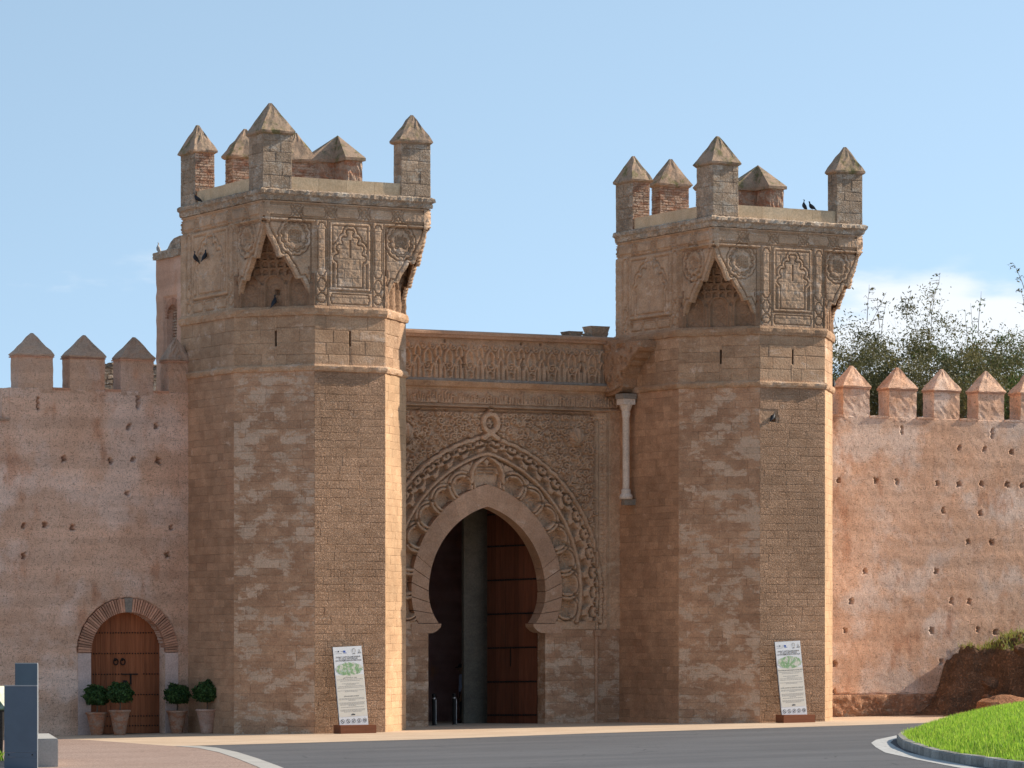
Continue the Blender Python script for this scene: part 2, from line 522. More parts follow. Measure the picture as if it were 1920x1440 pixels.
M['box_leaf'] = leaf('box_leaf', (0.020, 0.055, 0.016), (0.07, 0.14, 0.035), 0.2, 14)
M['tree_leaf'] = leaf('tree_leaf', (0.075, 0.085, 0.035), (0.16, 0.145, 0.055), 0.3, 0.9)
M['tree_leaf2'] = leaf('tree_leaf2', (0.05, 0.095, 0.022), (0.09, 0.15, 0.03), 0.3, 1.0)
M['grass'] = leaf('grass_blade', (0.22, 0.43, 0.032), (0.41, 0.57, 0.075), 0.45, 1.4)
M['dry_grass'] = leaf('dry_grass', (0.22, 0.27, 0.05), (0.34, 0.33, 0.09), 0.35, 1.5)
M['bark'] = plain('bark', (0.13, 0.095, 0.07), 0.9, 0, 0.3, 5, 0.1)
M['twig'] = plain('twig', (0.16, 0.125, 0.095), 0.9, 0, 0.3, 3, 0.1)
M['soil'] = plain('soil', (0.07, 0.045, 0.03), 0.95, 0, 0.3, 12, 0.1)
M['terracotta_pale'] = stone('terracotta_pale', (0.47, 0.31, 0.245), (0.40, 0.25, 0.19), (0.40, 0.19, 0.12), (0.55, 0.66), 2.2, 0.3, 0.01, 0.3, 0.0)
M['terracotta_worn'] = stone('terracotta_worn', (0.40, 0.25, 0.18), (0.34, 0.20, 0.14), (0.34, 0.135, 0.07), (0.48, 0.56), 2.6, 0.3, 0.01, 0.3, 0.0)
M['cabinet'] = plain('cabinet_paint', (0.085, 0.125, 0.175), 0.45, 0, 0.06, 3, 0.4)
M['cabinet_lit_edge'] = plain('cabinet_lit_edge', (0.30, 0.33, 0.36), 0.4, 0, 0.05, 3, 0.4)  # paler colour paints sunlight onto the top and side edges
M['board_white'] = plain('board_white', (0.74, 0.75, 0.77), 0.5, 0, 0.03, 4, 0.4)
M['board_cream'] = plain('board_cream', (0.70, 0.66, 0.58), 0.5, 0, 0.03, 4, 0.4)
M['ink'] = plain('ink', (0.05, 0.05, 0.06), 0.6)
M['ink_grey'] = plain('ink_grey', (0.30, 0.29, 0.28), 0.6)
M['ink_blue'] = plain('ink_blue', (0.05, 0.11, 0.42), 0.6)
M['pigeon_dark'] = plain('pigeon_dark', (0.025, 0.028, 0.036), 0.6, 0, 0.3, 20)
M['pigeon_pale'] = plain('pigeon_pale', (0.30, 0.31, 0.33), 0.6, 0, 0.5, 14)
M['skin'] = plain('skin', (0.20, 0.105, 0.065), 0.6, 0, 0.05)
M['shirt'] = plain('shirt', (0.30, 0.35, 0.50), 0.8, 0, 0.06)
M['trousers'] = plain('trousers', (0.02, 0.022, 0.03), 0.85, 0, 0.1)
M['cloth_black'] = plain('cloth_black', (0.015, 0.015, 0.018), 0.85, 0, 0.1)
M['rock_red'] = stone('rock_red', (0.36, 0.175, 0.095), (0.28, 0.13, 0.07), (0.45, 0.29, 0.19), (0.58, 0.70), 2.0, 0.9, 0.06, 1.0, 0.1)
M['bank_earth'] = stone('bank_earth', (0.24, 0.14, 0.088), (0.165, 0.098, 0.062), (0.30, 0.21, 0.14), (0.58, 0.72), 2.4, 1.0, 0.08, 1.0, 0.0)

# ---------------------------------------------------------------- carved surfaces
def vnoise(nv, nu, cells, seed):
    """smooth value noise on an nv x nu grid"""
    r = np.random.RandomState(seed)
    gy, gx = max(2, int(cells * nv / max(nu, 1)) + 2), cells + 2
    g = r.rand(gy, gx)
    y = np.linspace(0, gy - 1.001, nv); x = np.linspace(0, gx - 1.001, nu)
    y0 = y.astype(int); x0 = x.astype(int)
    fy = (y - y0)[:, None]; fx = (x - x0)[None, :]
    fy = fy * fy * (3 - 2 * fy); fx = fx * fx * (3 - 2 * fx)
    a = g[np.ix_(y0, x0)]; b = g[np.ix_(y0, x0 + 1)]; c = g[np.ix_(y0 + 1, x0)]; d = g[np.ix_(y0 + 1, x0 + 1)]
    return (a * (1 - fx) + b * fx) * (1 - fy) + (c * (1 - fx) + d * fx) * fy


def resample(pts, step):
    p = np.asarray(pts, dtype=float)
    if len(p) < 2: return p
    seg = np.hypot(*(p[1:] - p[:-1]).T)
    s = np.concatenate([[0], np.cumsum(seg)])
    n = max(2, int(s[-1] / step) + 1)
    t = np.linspace(0, s[-1], n)
    return np.stack([np.interp(t, s, p[:, 0]), np.interp(t, s, p[:, 1])], 1)


class Relief:
    def __init__(self, u0, u1, v0, v1, d):
        self.nu = int(round((u1 - u0) / d)) + 1; self.nv = int(round((v1 - v0) / d)) + 1
        self.u = np.linspace(u0, u1, self.nu); self.v = np.linspace(v0, v1, self.nv)
        self.d = d
        self.U, self.Vv = np.meshgrid(self.u, self.v)
        self.H = np.zeros((self.nv, self.nu))
        self.M = np.ones((self.nv - 1, self.nu - 1), dtype=bool)
        self.cu = (self.u[:-1] + self.u[1:]) / 2; self.cv = (self.v[:-1] + self.v[1:]) / 2
        self.CU, self.CV = np.meshgrid(self.cu, self.cv)

    def dist(self, curves, R):
        D = np.full(self.nv * self.nu, R * 1.5)
        P = np.concatenate([resample(c, self.d * 0.7) for c in curves if len(c) > 1])
        iu = np.round((P[:, 0] - self.u[0]) / self.d).astype(int)
        iv = np.round((P[:, 1] - self.v[0]) / self.d).astype(int)
        k = int(R / self.d) + 1
        for a in range(-k, k + 1):
            for b in range(-k, k + 1):
                ju, jv = iu + a, iv + b
                ok = (ju >= 0) & (ju < self.nu) & (jv >= 0) & (jv < self.nv)
                if not ok.any(): continue
                x, y = self.u[ju[ok]], self.v[jv[ok]]
                dd = np.hypot(x - P[ok, 0], y - P[ok, 1])
                np.minimum.at(D, jv[ok] * self.nu + ju[ok], dd)
        return D.reshape(self.nv, self.nu)

    def groove(self, curves, w, depth):
        if not curves: return
        D = self.dist(curves, w)
        self.H -= depth * np.clip((w - D) / (0.45 * w), 0, 1)

    def ridge(self, curves, w, h):
        if not curves: return
        D = self.dist(curves, w)
        self.H += h * np.clip(1.4 - 1.4 * D / w, 0, 1)

    def band(self, curves, b, g, depth):
        """a flat ribbon between two engraved lines"""
        if not curves: return
        D = self.dist(curves, b + g)
        self.H -= depth * np.clip((g - np.abs(D - b)) / (0.45 * g), 0, 1)

    def region(self, cond, h):
        self.H += np.where(cond, h, 0.0)

    def rough(self, amp, cells, seed):
        self.H += amp * (vnoise(self.nv, self.nu, cells, seed) - 0.5) * 2

    def build(self, name, O, Ud, N, back, mat, parent, z_is_v=True, smooth=False):
        O = np.array(O, float); Ud = np.array(Ud, float); N = np.array(N, float); Z = np.array([0, 0, 1.0])
        U, V, H = self.U.ravel(), self.Vv.ravel(), self.H.ravel()
        base = O + U[:, None] * Ud + V[:, None] * Z
        front = base + H[:, None] * N
        bk = base - back * N
        idx = np.arange(self.nv * self.nu).reshape(self.nv, self.nu)
        Q = np.stack([idx[:-1, :-1], idx[:-1, 1:], idx[1:, 1:], idx[1:, :-1]], -1)[self.M]
        # rim: every edge between a kept cell and nothing gets a side wall
        nb = self.nv * self.nu
        Mp = np.pad(self.M, 1)
        E = []
        c = Mp[1:-1, 1:-1]
        low = c & ~Mp[:-2, 1:-1]; up = c & ~Mp[2:, 1:-1]; le = c & ~Mp[1:-1, :-2]; ri = c & ~Mp[1:-1, 2:]
        E.append(np.stack([idx[:-1, 1:][low], idx[:-1, :-1][low]], -1))
        E.append(np.stack([idx[1:, :-1][up], idx[1:, 1:][up]], -1))
        E.append(np.stack([idx[:-1, :-1][le], idx[1:, :-1][le]], -1))
        E.append(np.stack([idx[1:, 1:][ri], idx[:-1, 1:][ri]], -1))
        E = np.concatenate(E)
        R = np.stack([E[:, 0], E[:, 1], E[:, 1] + nb, E[:, 0] + nb], -1)
        A = np.concatenate([front, bk]); Q = np.concatenate([Q, R])
        used = np.unique(Q)
        mp = np.full(len(A), -1); mp[used] = np.arange(len(used))
        me = mesh_np(name, A[used], mp[Q], smooth)
        return link(name, me, mat, parent)


def arc(cx, cy, r, a0, a1, n=24):
    t = np.radians(np.linspace(a0, a1, n))
    return np.stack([cx + r * np.cos(t), cy + r * np.sin(t)], 1)


def lobes(pts, bulge=0.5, n=9):
    """join points by arcs that swell to the left of the walking direction"""
    out = []
    for a, b in zip(pts[:-1], pts[1:]):
        a = np.array(a, float); b = np.array(b, float)
        m = (a + b) / 2; ch = b - a; L = np.hypot(*ch)
        if L < 1e-6: continue
        nrm = np.array([-ch[1], ch[0]]) / L
        for t in np.linspace(0, 1, n):
            s = 4 * t * (1 - t)
            out.append(a + ch * t + nrm * bulge * L * math.sqrt(max(s, 0)))
    return np.array(out)


def rect(x0, x1, y0, y1):
    return np.array([(x0, y0), (x1, y0), (x1, y1), (x0, y1), (x0, y0)], float)


def scallop(cx, cy, rx, ry, n, bulge=0.35, ph=0.0):
    p = [(cx + rx * math.cos(ph - 2 * math.pi * i / n), cy + ry * math.sin(ph - 2 * math.pi * i / n)) for i in range(n + 1)]
    return lobes(p, bulge)


def spiral(cx, cy, r, turns, ph, hand):
    t = np.linspace(0, 1, 26)
    a = ph + hand * t * turns * 2 * math.pi
    rr = r * (1 - 0.85 * t)
    return np.stack([cx + rr * np.cos(a), cy + rr * np.sin(a)], 1)


def cartouche(x0, x1, y0, y1, n, bulge=0.28, e=0.5):
    """long panel with scalloped ends"""
    h = (y1 - y0) / 2; m = (y0 + y1) / 2
    hor = (x1 - x0) > (y1 - y0)
    if hor:
        k = h * e
        p = [(x0 + k, y1), (x1 - k, y1)]
        r = [(x1 - k, y1), (x1 - k * 0.3, y1 - h * 0.55), (x1, m), (x1 - k * 0.3, y0 + h * 0.55), (x1 - k, y0)]
        l = [(x0 + k, y0), (x0 + k * 0.3, y0 + h * 0.55), (x0, m), (x0 + k * 0.3, y1 - h * 0.55), (x0 + k, y1)]
        return np.concatenate([np.array(p), lobes(r, bulge), lobes(l, bulge)])
    w = (x1 - x0) / 2; mx = (x0 + x1) / 2; k = w * 1.6
    t = [(x0, y1 - k), (mx - w * 0.75, y1 - k * 0.45), (mx, y1), (mx + w * 0.75, y1 - k * 0.45), (x1, y1 - k)]
    b = [(x1, y0 + k), (mx + w * 0.75, y0 + k * 0.45), (mx, y0), (mx - w * 0.75, y0 + k * 0.45), (x0, y0 + k)]
    return np.concatenate([lobes(t, bulge), lobes(b, bulge), np.array([(x0, y1 - k)])])


def script_medallion(cx, cy, rx, ry, seed):
    """tall interlaced letters filling a round field"""
    r = random.Random(seed); out = []
    for i in range(7):
        x = cx - rx * 0.66 + rx * 1.32 * i / 6
        hh = ry * 0.78 * math.sqrt(max(0.05, 1 - ((x - cx) / rx) ** 2))
        out.append(np.array([(x, cy - hh * r.uniform(0.3, 0.8)), (x + 0.01, cy + hh * r.uniform(0.6, 0.95))]))
    for i in range(5):
        x = cx - rx * 0.5 + rx * 1.0 * i / 4
        out.append(arc(x, cy - ry * r.uniform(0.25, 0.5), rx * 0.2, 180, 370, 10))
        out.append(arc(x + rx * 0.1, cy + ry * r.uniform(-0.1, 0.35), rx * 0.14, 0, 300, 10))
    return out


# ---------------------------------------------------------------- dressed stones
_templ = {}


def stone_templates(matkey):
    if matkey in _templ: return _templ[matkey]
    out = []
    r = random.Random(hash(matkey) % 1000 if False else len(_templ) * 17 + 3)
    for k in range(8):
        j = lambda s: r.uniform(-s, s)
        b = [(0 + j(.008), 0 + j(.02)), (1 + j(.008), 0 + j(.02)), (1 + j(.008), 1 + j(.02)), (0 + j(.008), 1 + j(.02))]
        ix, iy = r.uniform(.02, .05), r.uniform(.05, .10)
        f = [(ix + j(.01), iy + j(.03)), (1 - ix + j(.01), iy + j(.03)), (1 - ix + j(.01), 1 - iy + j(.03)), (ix + j(.01), 1 - iy + j(.03))]
        mid = (0.5 + j(.15), 0.5 + j(.15))
        vs = [(x, y, -1) for x, y in b] + [(x, y, -0.10) for x, y in b] + [(x, y, j(.06)) for x, y in f] + [(mid[0], mid[1], 0.03 + j(.07))]
        fs = []
        for i in range(4):
            n = (i + 1) % 4
            fs += [(i, n, 4 + n, 4 + i), (4 + i, 4 + n, 8 + n, 8 + i), (8 + i, 8 + n, 12)]
        me = mesh('stone_' + matkey, vs, fs)
        me.materials.append(M[matkey])
        out.append(me)
    _templ[matkey] = out
    return out


def lay_stones(O, Ud, N, W, z0, z1, ch, wr, matkey, r, gap=0.010, depth=0.09, holes=(), stop=None, jit=0.0035):
    """courses of stones on a wall face; returns descriptions"""
    out = []
    z = z0
    O = Vector(O); Ud = Vector(Ud); N = Vector(N)
    while z < z1 - 0.04:
        h = r.uniform(*ch)
        if z1 - z - h < ch[0] * 0.6: h = z1 - z
        u = 0.0
        off = r.uniform(0.3, 1.0)
        first = True
        while u < W - 0.02:
            w = r.uniform(*wr) * (off if first else 1); first = False
            if W - u - w < wr[0] * 0.6: w = W - u
            if W - u < w: w = W - u
            bad = False
            for hx0, hx1, hz0, hz1 in holes:
                if u < hx1 and u + w > hx0 and z < hz1 and z + h > hz0: bad = True
            uu0, uu1 = u, u + w
            if stop is not None:
                uu0, uu1 = stop(u, u + w, z + h / 2)
            if not bad and uu1 - uu0 > 0.03:
                out.append((O + Ud * (uu0 + gap / 2) + Vector((0, 0, z + gap / 2)) + N * r.uniform(-jit, jit), Ud, N,
                            uu1 - uu0 - gap, h - gap, depth, matkey, r.randrange(8), r.random()))
            u += w
        z += h
    return out


def place_stones(stones, parent, limit=300, name='stone', weight=None):
    w = weight or (lambda s: s[3] * s[4])
    order = sorted(range(len(stones)), key=lambda i: -w(stones[i]))
    single = set(order[:limit])
    rest = {}
    p = parent; off = Vector((0, 0, 0))
    while p is not None:
        off += p.location; p = p.parent
    for i, (P, Ud, N, sw, sh, dp, mk, tk, rd) in enumerate(stones):
        me = stone_templates(mk)[tk]
        if i in single:
            o = bpy.data.objects.new(name, me)
            COL.objects.link(o)
            o.parent = parent
            X = Ud * sw; Y = Vector((0, 0, 1)) * sh; Zc = N * dp
            q = P - off
            o.matrix_basis = Matrix(((X.x, Y.x, Zc.x, q.x), (X.y, Y.y, Zc.y, q.y), (X.z, Y.z, Zc.z, q.z), (0, 0, 0, 1)))
        else:
            rest.setdefault(mk, []).append((P, Ud, N, sw, sh, dp, tk, rd))
    for mk, lst in rest.items():
        V = []; Fc = []; R = []
        for (P, Ud, N, sw, sh, dp, tk, rd) in lst:
            me = stone_templates(mk)[tk]
            n = len(V)
            for v in me.vertices:
                c = v.co
                V.append(P + Ud * (sw * c.x) + Vector((0, 0, sh * c.y)) + N * (dp * c.z)); R.append(rd)
            for pl in me.polygons: Fc.append(tuple(n + k for k in pl.vertices))
        me2 = mesh('stonework', V, Fc)
        at = me2.attributes.new('rnd', 'FLOAT', 'POINT'); at.data.foreach_set('value', R)
        o = link('stonework', me2, M[mk], parent)
        o['kind'] = 'stuff'


def sweep(path, prof, name, mat, parent, step=0.16, jit=0.012, seed=1, closed=False):
    """moulding: profile (out, z) carried along a plan path with mitred corners"""
    r = random.Random(seed)
    n = len(path)
    P = [Vector((x, y, 0)) for x, y in path]
    nrm = []
    for i in range(n):
        ds = []
        if i > 0: ds.append((P[i] - P[i - 1]).normalized())
        if i < n - 1: ds.append((P[i + 1] - P[i]).normalized())
        ns = [Vector((d.y, -d.x, 0)) for d in ds]
        m = sum(ns, Vector((0, 0, 0))).normalized()
        nrm.append(m / max(0.3, m.dot(ns[0])))
    rings = []
    for i in range(n - 1):
        L = (P[i + 1] - P[i]).length; k = max(1, int(L / step))
        for j in range(k + (1 if i == n - 2 else 0)):
            t = j / k
            p = P[i].lerp(P[i + 1], t); m = nrm[i].lerp(nrm[i + 1], t)
            rings.append([p + m * (o + (r.uniform(-jit, jit) if o > 0.01 else 0)) + Vector((0, 0, z + (r.uniform(-jit, jit) * 0.7 if o > 0.01 else 0))) for o, z in prof])
    k = len(prof)
    vs = [q for g in rings for q in g]
    fs = [(i * k + j, (i + 1) * k + j, (i + 1) * k + (j + 1) % k, i * k + (j + 1) % k) for i in range(len(rings) - 1) for j in range(k)]
    fs.append(tuple(range(k))); fs.append(tuple((len(rings) - 1) * k + j for j in range(k - 1, -1, -1)))
    return link(name, mesh(name, vs, fs), mat, parent)


def rough_box(name, x0, x1, y0, y1, z0, z1, mat, parent, jit=0.01, step=0.2, seed=0):
    r = random.Random(seed)
    bm = bmesh.new()
    bmesh.ops.create_cube(bm, size=1)
    for v in bm.verts:
        v.co = Vector((x0 if v.co.x < 0 else x1, y0 if v.co.y < 0 else y1, z0 if v.co.z < 0 else z1))
    cuts = max(1, min(8, int(max(x1 - x0, y1 - y0, z1 - z0) / step)))
    bmesh.ops.subdivide_edges(bm, edges=bm.edges[:], cuts=cuts, use_grid_fill=True)
    for v in bm.verts: v.co += Vector((r.uniform(-jit, jit), r.uniform(-jit, jit), r.uniform(-jit, jit)))
    me = bpy.data.meshes.new(name); bm.to_mesh(me); bm.free()
    return link(name, me, mat, parent)


def pyramid_cap(name, x0, x1, y0, y1, z0, z1, mat, parent, over=0.07, lip=0.09, seed=0, ridge=0.0):
    """pointed cap with a thick eave, a little worn"""
    r = random.Random(seed)
    cx, cy = (x0 + x1) / 2 + r.uniform(-.02, .02), (y0 + y1) / 2
    k = 5
    vs = []; fs = []

    def ring(a, z, s=0.008, n=6):
        # a = 0 at the eave, 1 at the tip; a subdivided square ring
        q = []
        hx, hy = (x1 - x0) / 2 + over, (y1 - y0) / 2 + over
        ex = ridge * (x1 - x0) / 2
        sx, sy = hx * (1 - a) + 0.035 * a + ex * a * 0, hy * (1 - a) + 0.035 * a
        for i in range(4):
            A = [(-1, -1), (1, -1), (1, 1), (-1, 1)][i]; B = [(1, -1), (1, 1), (-1, 1), (-1, -1)][i]
            for j in range(n):
                t = j / n
                q.append((cx + (A[0] + (B[0] - A[0]) * t) * sx + r.uniform(-s, s), cy + (A[1] + (B[1] - A[1]) * t) * sy + r.uniform(-s, s), z + r.uniform(-s, s)))
        return q
    n = 6; m = 4 * n
    lev = [(0.10 / 1, z0 - lip, .006), (0.0, z0 - lip * 0.45, .010), (0.0, z0, .010)]
    rings = []
    hx = (x1 - x0) / 2
    rings.append(ring(over / (hx + over), z0 - lip, .008))
    rings.append(ring(0.01, z0 - lip * 0.5, .014))
    rings.append(ring(0.0, z0, .016))
    for j in range(1, k + 1):
        a = j / k
        rings.append(ring(a, z0 + (z1 - z0) * a, .018 if j < k else .008))
    for g in rings: vs += g
    for i in range(len(rings) - 1):
        for j in range(m):
            fs.append((i * m + j, i * m + (j + 1) % m, (i + 1) * m + (j + 1) % m, (i + 1) * m + j))
    fs.append(tuple(range(m - 1, -1, -1))); fs.append(tuple((len(rings) - 1) * m + j for j in range(m)))
    return link(name, mesh(name, vs, fs), mat, parent)

# ---------------------------------------------------------------- ground, road, paving
def sheet(name, poly, h, mat, kind='structure'):
    bm = bmesh.new()
    vs = [bm.verts.new((x, y, gz(x, y) + h)) for x, y in poly]
    f = bm.faces.new(vs)
    if f.normal.z < 0: bmesh.ops.reverse_faces(bm, faces=[f])
    bmesh.ops.triangulate(bm, faces=bm.faces[:])
    me = bpy.data.meshes.new(name); bm.to_mesh(me); bm.free()
    o = link(name, me, mat)
    o['kind'] = kind
    return o


sheet('ground', [(-900, -900), (900, -900), (900, 900), (-900, 900)], 0.0, M['earth_ground'])
ROAD_EDGE = [(-60, -10.5), (-20, -9.9), (-6.74, -9.15), (-3.38, -9.07), (0.6, -8.77), (6.42, -6.99), (15.31, -5.64), (20.64, -4.46), (40, -0.5)]
sheet('road', [(-60, -62), (60, -62), (60, 3)] + ROAD_EDGE[::-1], 0.008, M['asphalt'])
sheet('pavement', ROAD_EDGE[2:] + [(40, 5.1), (15.0, 5.1), (14.8, 13.2), (5.2, 13.2), (5.2, 5.0), (-30, 5.0), (-30, 2.9), (-6.64, 2.8), (-5.5, 1.3), (-5.66, -1.31), (-6.4, -6.5)], 0.012, M['pave'])
PINK = [(-6.74, -9.18), (-7.17, -11.66), (-8.43, -15.66), (-10.3, -20.78), (-12.51, -26.62), (-14.94, -32.68), (-22, -50)]
sheet('gravel_path', [(-6.64, 2.8), (-5.5, 1.3), (-5.66, -1.31), (-6.4, -6.5)] + PINK + [(-60, -50), (-60, 2.85), (-30, 2.85)], 0.016, M['pink_gravel'])
# flush concrete edging between gravel and asphalt
edge_out = [(-6.35, -9.9), (-6.75, -11.8), (-8.05, -15.85), (-9.9, -20.95), (-12.1, -26.8), (-14.5, -32.9), (-21.5, -50.2)]
edge_in = [(-6.74, -9.18), (-7.17, -11.66), (-8.43, -15.66), (-10.3, -20.78), (-12.51, -26.62), (-14.94, -32.68), (-22, -50)]
for (a, b), (c, d) in zip(zip(edge_out[:-1], edge_out[1:]), zip(edge_in[:-1], edge_in[1:])):
    pass
sheet('path_edging', edge_out + edge_in[::-1], 0.022, M['concrete'])
# white painted line round the island
w_out_pts = [(22, -13.2), (13.5, -14.6), (9.97, -16.57), (7.27, -19.62), (5.53, -21.96), (3.53, -25.07), (1.31, -28.67), (-1.03, -33.16), (-3.31, -37.75), (-5.6, -43)]
w_in_pts = [(22, -13.6), (13.7, -15.0), (10.2, -16.95), (7.6, -19.9), (5.98, -22.1), (4.0, -25.2), (1.78, -28.8), (-0.58, -33.2), (-2.9, -37.7), (-5.2, -43)]
tag(sheet('painted_line', w_out_pts + w_in_pts[::-1], 0.014, M['paint']), kind='structure')

# traffic island: kerb stones, raised lawn
KERB = [(24, -15.4), (15.5, -15.7), (11.6, -16.9), (10.15, -17.71), (8.84, -18.64), (7.6, -20.1), (6.4, -21.75), (5.0, -23.85), (3.6, -26.0), (2.5, -27.85), (1.4, -29.7), (0.45, -31.3), (-0.45, -32.9),
        (-1.1, -34.2), (-1.75, -35.5), (-2.2, -36.5), (-2.6, -37.5), (-3.3, -39.0), (-3.9, -40.5), (-4.6, -42.5)]
island = bpy.data.objects.new('traffic_island', None)
COL.objects.link(island)
island.location = (10, -30, gz(10, -30))
tag(island, 'kerbed traffic island with a grassy mound beside the asphalt road', 'traffic island')


def resample3(pts, step):
    return resample(pts, step)


kp = resample(KERB, 0.5)
for i in range(0, len(kp) - 1):
    a, b = Vector((*kp[i], 0)), Vector((*kp[i + 1], 0))
    d = (b - a).normalized(); nn = Vector((-d.y, d.x, 0))     # walking towards the camera the island is on the left
    L = (b - a).length
    a2, b2 = a + d * 0.014, b - d * 0.014
    top = 0.19 + rng.uniform(-.006, .006)
    prof = [(0.0, -0.1), (0.0, top - 0.03), (0.03, top), (0.19, top), (0.20, -0.1)]
    vs = []
    for p in (a2, b2):
        for o, z in prof:
            q = p + nn * o
            vs.append((q.x, q.y, gz(q.x, q.y) + z))
    k = len(prof)
    fs = [(j, j + 1, k + j + 1, k + j) for j in range(k - 1)] + [tuple(range(k - 1, -1, -1)), tuple(range(k, 2 * k))]
    link('kerb_stone', mesh('kerb_stone', vs, fs), M['kerb'], island)

kpin = kp + np.array([0, 0])
ctr = np.array([16.0, -32.0])


def island_inside(x, y):
    """distance inside the kerb line (positive = on the lawn)"""
    P = kp
    dx = P[:, 0][None] - np.asarray(x)[:, None]; dy = P[:, 1][None] - np.asarray(y)[:, None]
    j = np.argmin(dx * dx + dy * dy, 1)
    j = np.clip(j, 1, len(P) - 2)
    t = P[j + 1] - P[j - 1]
    t /= np.hypot(t[:, 0], t[:, 1])[:, None]
    nx, ny = -t[:, 1], t[:, 0]
    return (np.asarray(x) - P[j, 0]) * nx + (np.asarray(y) - P[j, 1]) * ny


def mound_h(dd):
    dd = np.maximum(dd - 0.2, 0)
    return 0.13 + 1.12 * (1 - np.exp(-dd / 3.2)) * np.minimum(1, dd / 0.6 + 0.25)


gx, gy = np.meshgrid(np.arange(-6, 26, 0.4), np.arange(-46, -14.5, 0.4))
ins = island_inside(gx.ravel(), gy.ravel()).reshape(gx.shape)
hz = gz(gx, gy) + mound_h(ins) * np.where(ins > 0, 1, 0)
idx = np.arange(gx.size).reshape(gx.shape)
cell = (np.minimum.reduce([ins[:-1, :-1], ins[1:, :-1], ins[:-1, 1:], ins[1:, 1:]]) > 0.02)
Q = np.stack([idx[:-1, :-1], idx[:-1, 1:], idx[1:, 1:], idx[1:, :-1]], -1)[cell]
# pull rim vertices under the kerb
lawn_me = mesh_np('lawn', np.stack([gx.ravel(), gy.ravel(), hz.ravel()], 1), Q, True)
link('lawn', lawn_me, M['soil'], island)


def blades(name, xs, ys, zs, hmin, hmax, wid, mat, parent, seed, lean=0.5):
    r = np.random.RandomState(seed)
    n = len(xs)
    h = r.uniform(hmin, hmax, n); a = r.uniform(0, 2 * np.pi, n); b = r.uniform(0, 2 * np.pi, n)
    l = h * r.uniform(0.1, lean, n); w = wid * r.uniform(0.6, 1.3, n)
    base = np.stack([xs, ys, zs], 1)
    side = np.stack([np.cos(a), np.sin(a), np.zeros(n)], 1) * w[:, None]
    tip = base + np.stack([np.cos(b) * l, np.sin(b) * l, h], 1)
    mid = base * 0.45 + tip * 0.55 + np.stack([np.zeros(n), np.zeros(n), h * 0.08], 1)
    V = np.stack([base - side, base + side, mid + side * 0.7, tip], 1).reshape(-1, 3)
    Q = np.arange(n * 4).reshape(n, 4)
    me = mesh_np(name, V, Q)
    at = me.attributes.new('rnd', 'FLOAT', 'POINT'); at.data.foreach_set('value', np.repeat(r.rand(n), 4).astype(np.float32))
    o = link(name, me, mat, parent)
    o['kind'] = 'stuff'
    return o


px_ = nrg.uniform(-5.5, 16, 300000); py_ = nrg.uniform(-45, -15, 300000)
ii = island_inside(px_, py_)
ok = (ii > 0.17 + 0.06 * np.sin(px_ * 3.1) * np.sin(py_ * 4.3)) & (ii < 7.5)
px_, py_, ii = px_[ok], py_[ok], ii[ok]
keep = nrg.rand(len(px_)) < np.where(ii < 5, 1.0, 0.5)
px_, py_, ii = px_[keep][:110000], py_[keep][:110000], ii[keep][:110000]
blades('grass', px_, py_, gz(px_, py_) + mound_h(ii) - 0.01, 0.07, 0.19, 0.011, M['grass'], island, 5)
sel = nrg.rand(len(px_)) < np.where(vnoise(1, len(px_), 5, 3)[0] > 2, 0, 0.04)
blades('dry_grass', px_[sel], py_[sel], gz(px_[sel], py_[sel]) + mound_h(ii[sel]) - 0.01, 0.08, 0.20, 0.010, M['dry_grass'], island, 6)

# ---------------------------------------------------------------- the two gate towers
NICHE = np.array([(0, 14.42), (.10, 14.34), (.2, 14.05), (.38, 13.74), (.50, 13.44), (.55, 13.42), (.68, 13.47), (.77, 13.30), (.95, 13.05),
                  (1.05, 12.84), (1.10, 12.85), (1.20, 12.87), (1.29, 12.70), (1.42, 12.42), (1.52, 12.1)])
Z_R1, Z_R2, Z_C = 10.25, 11.83, 15.01


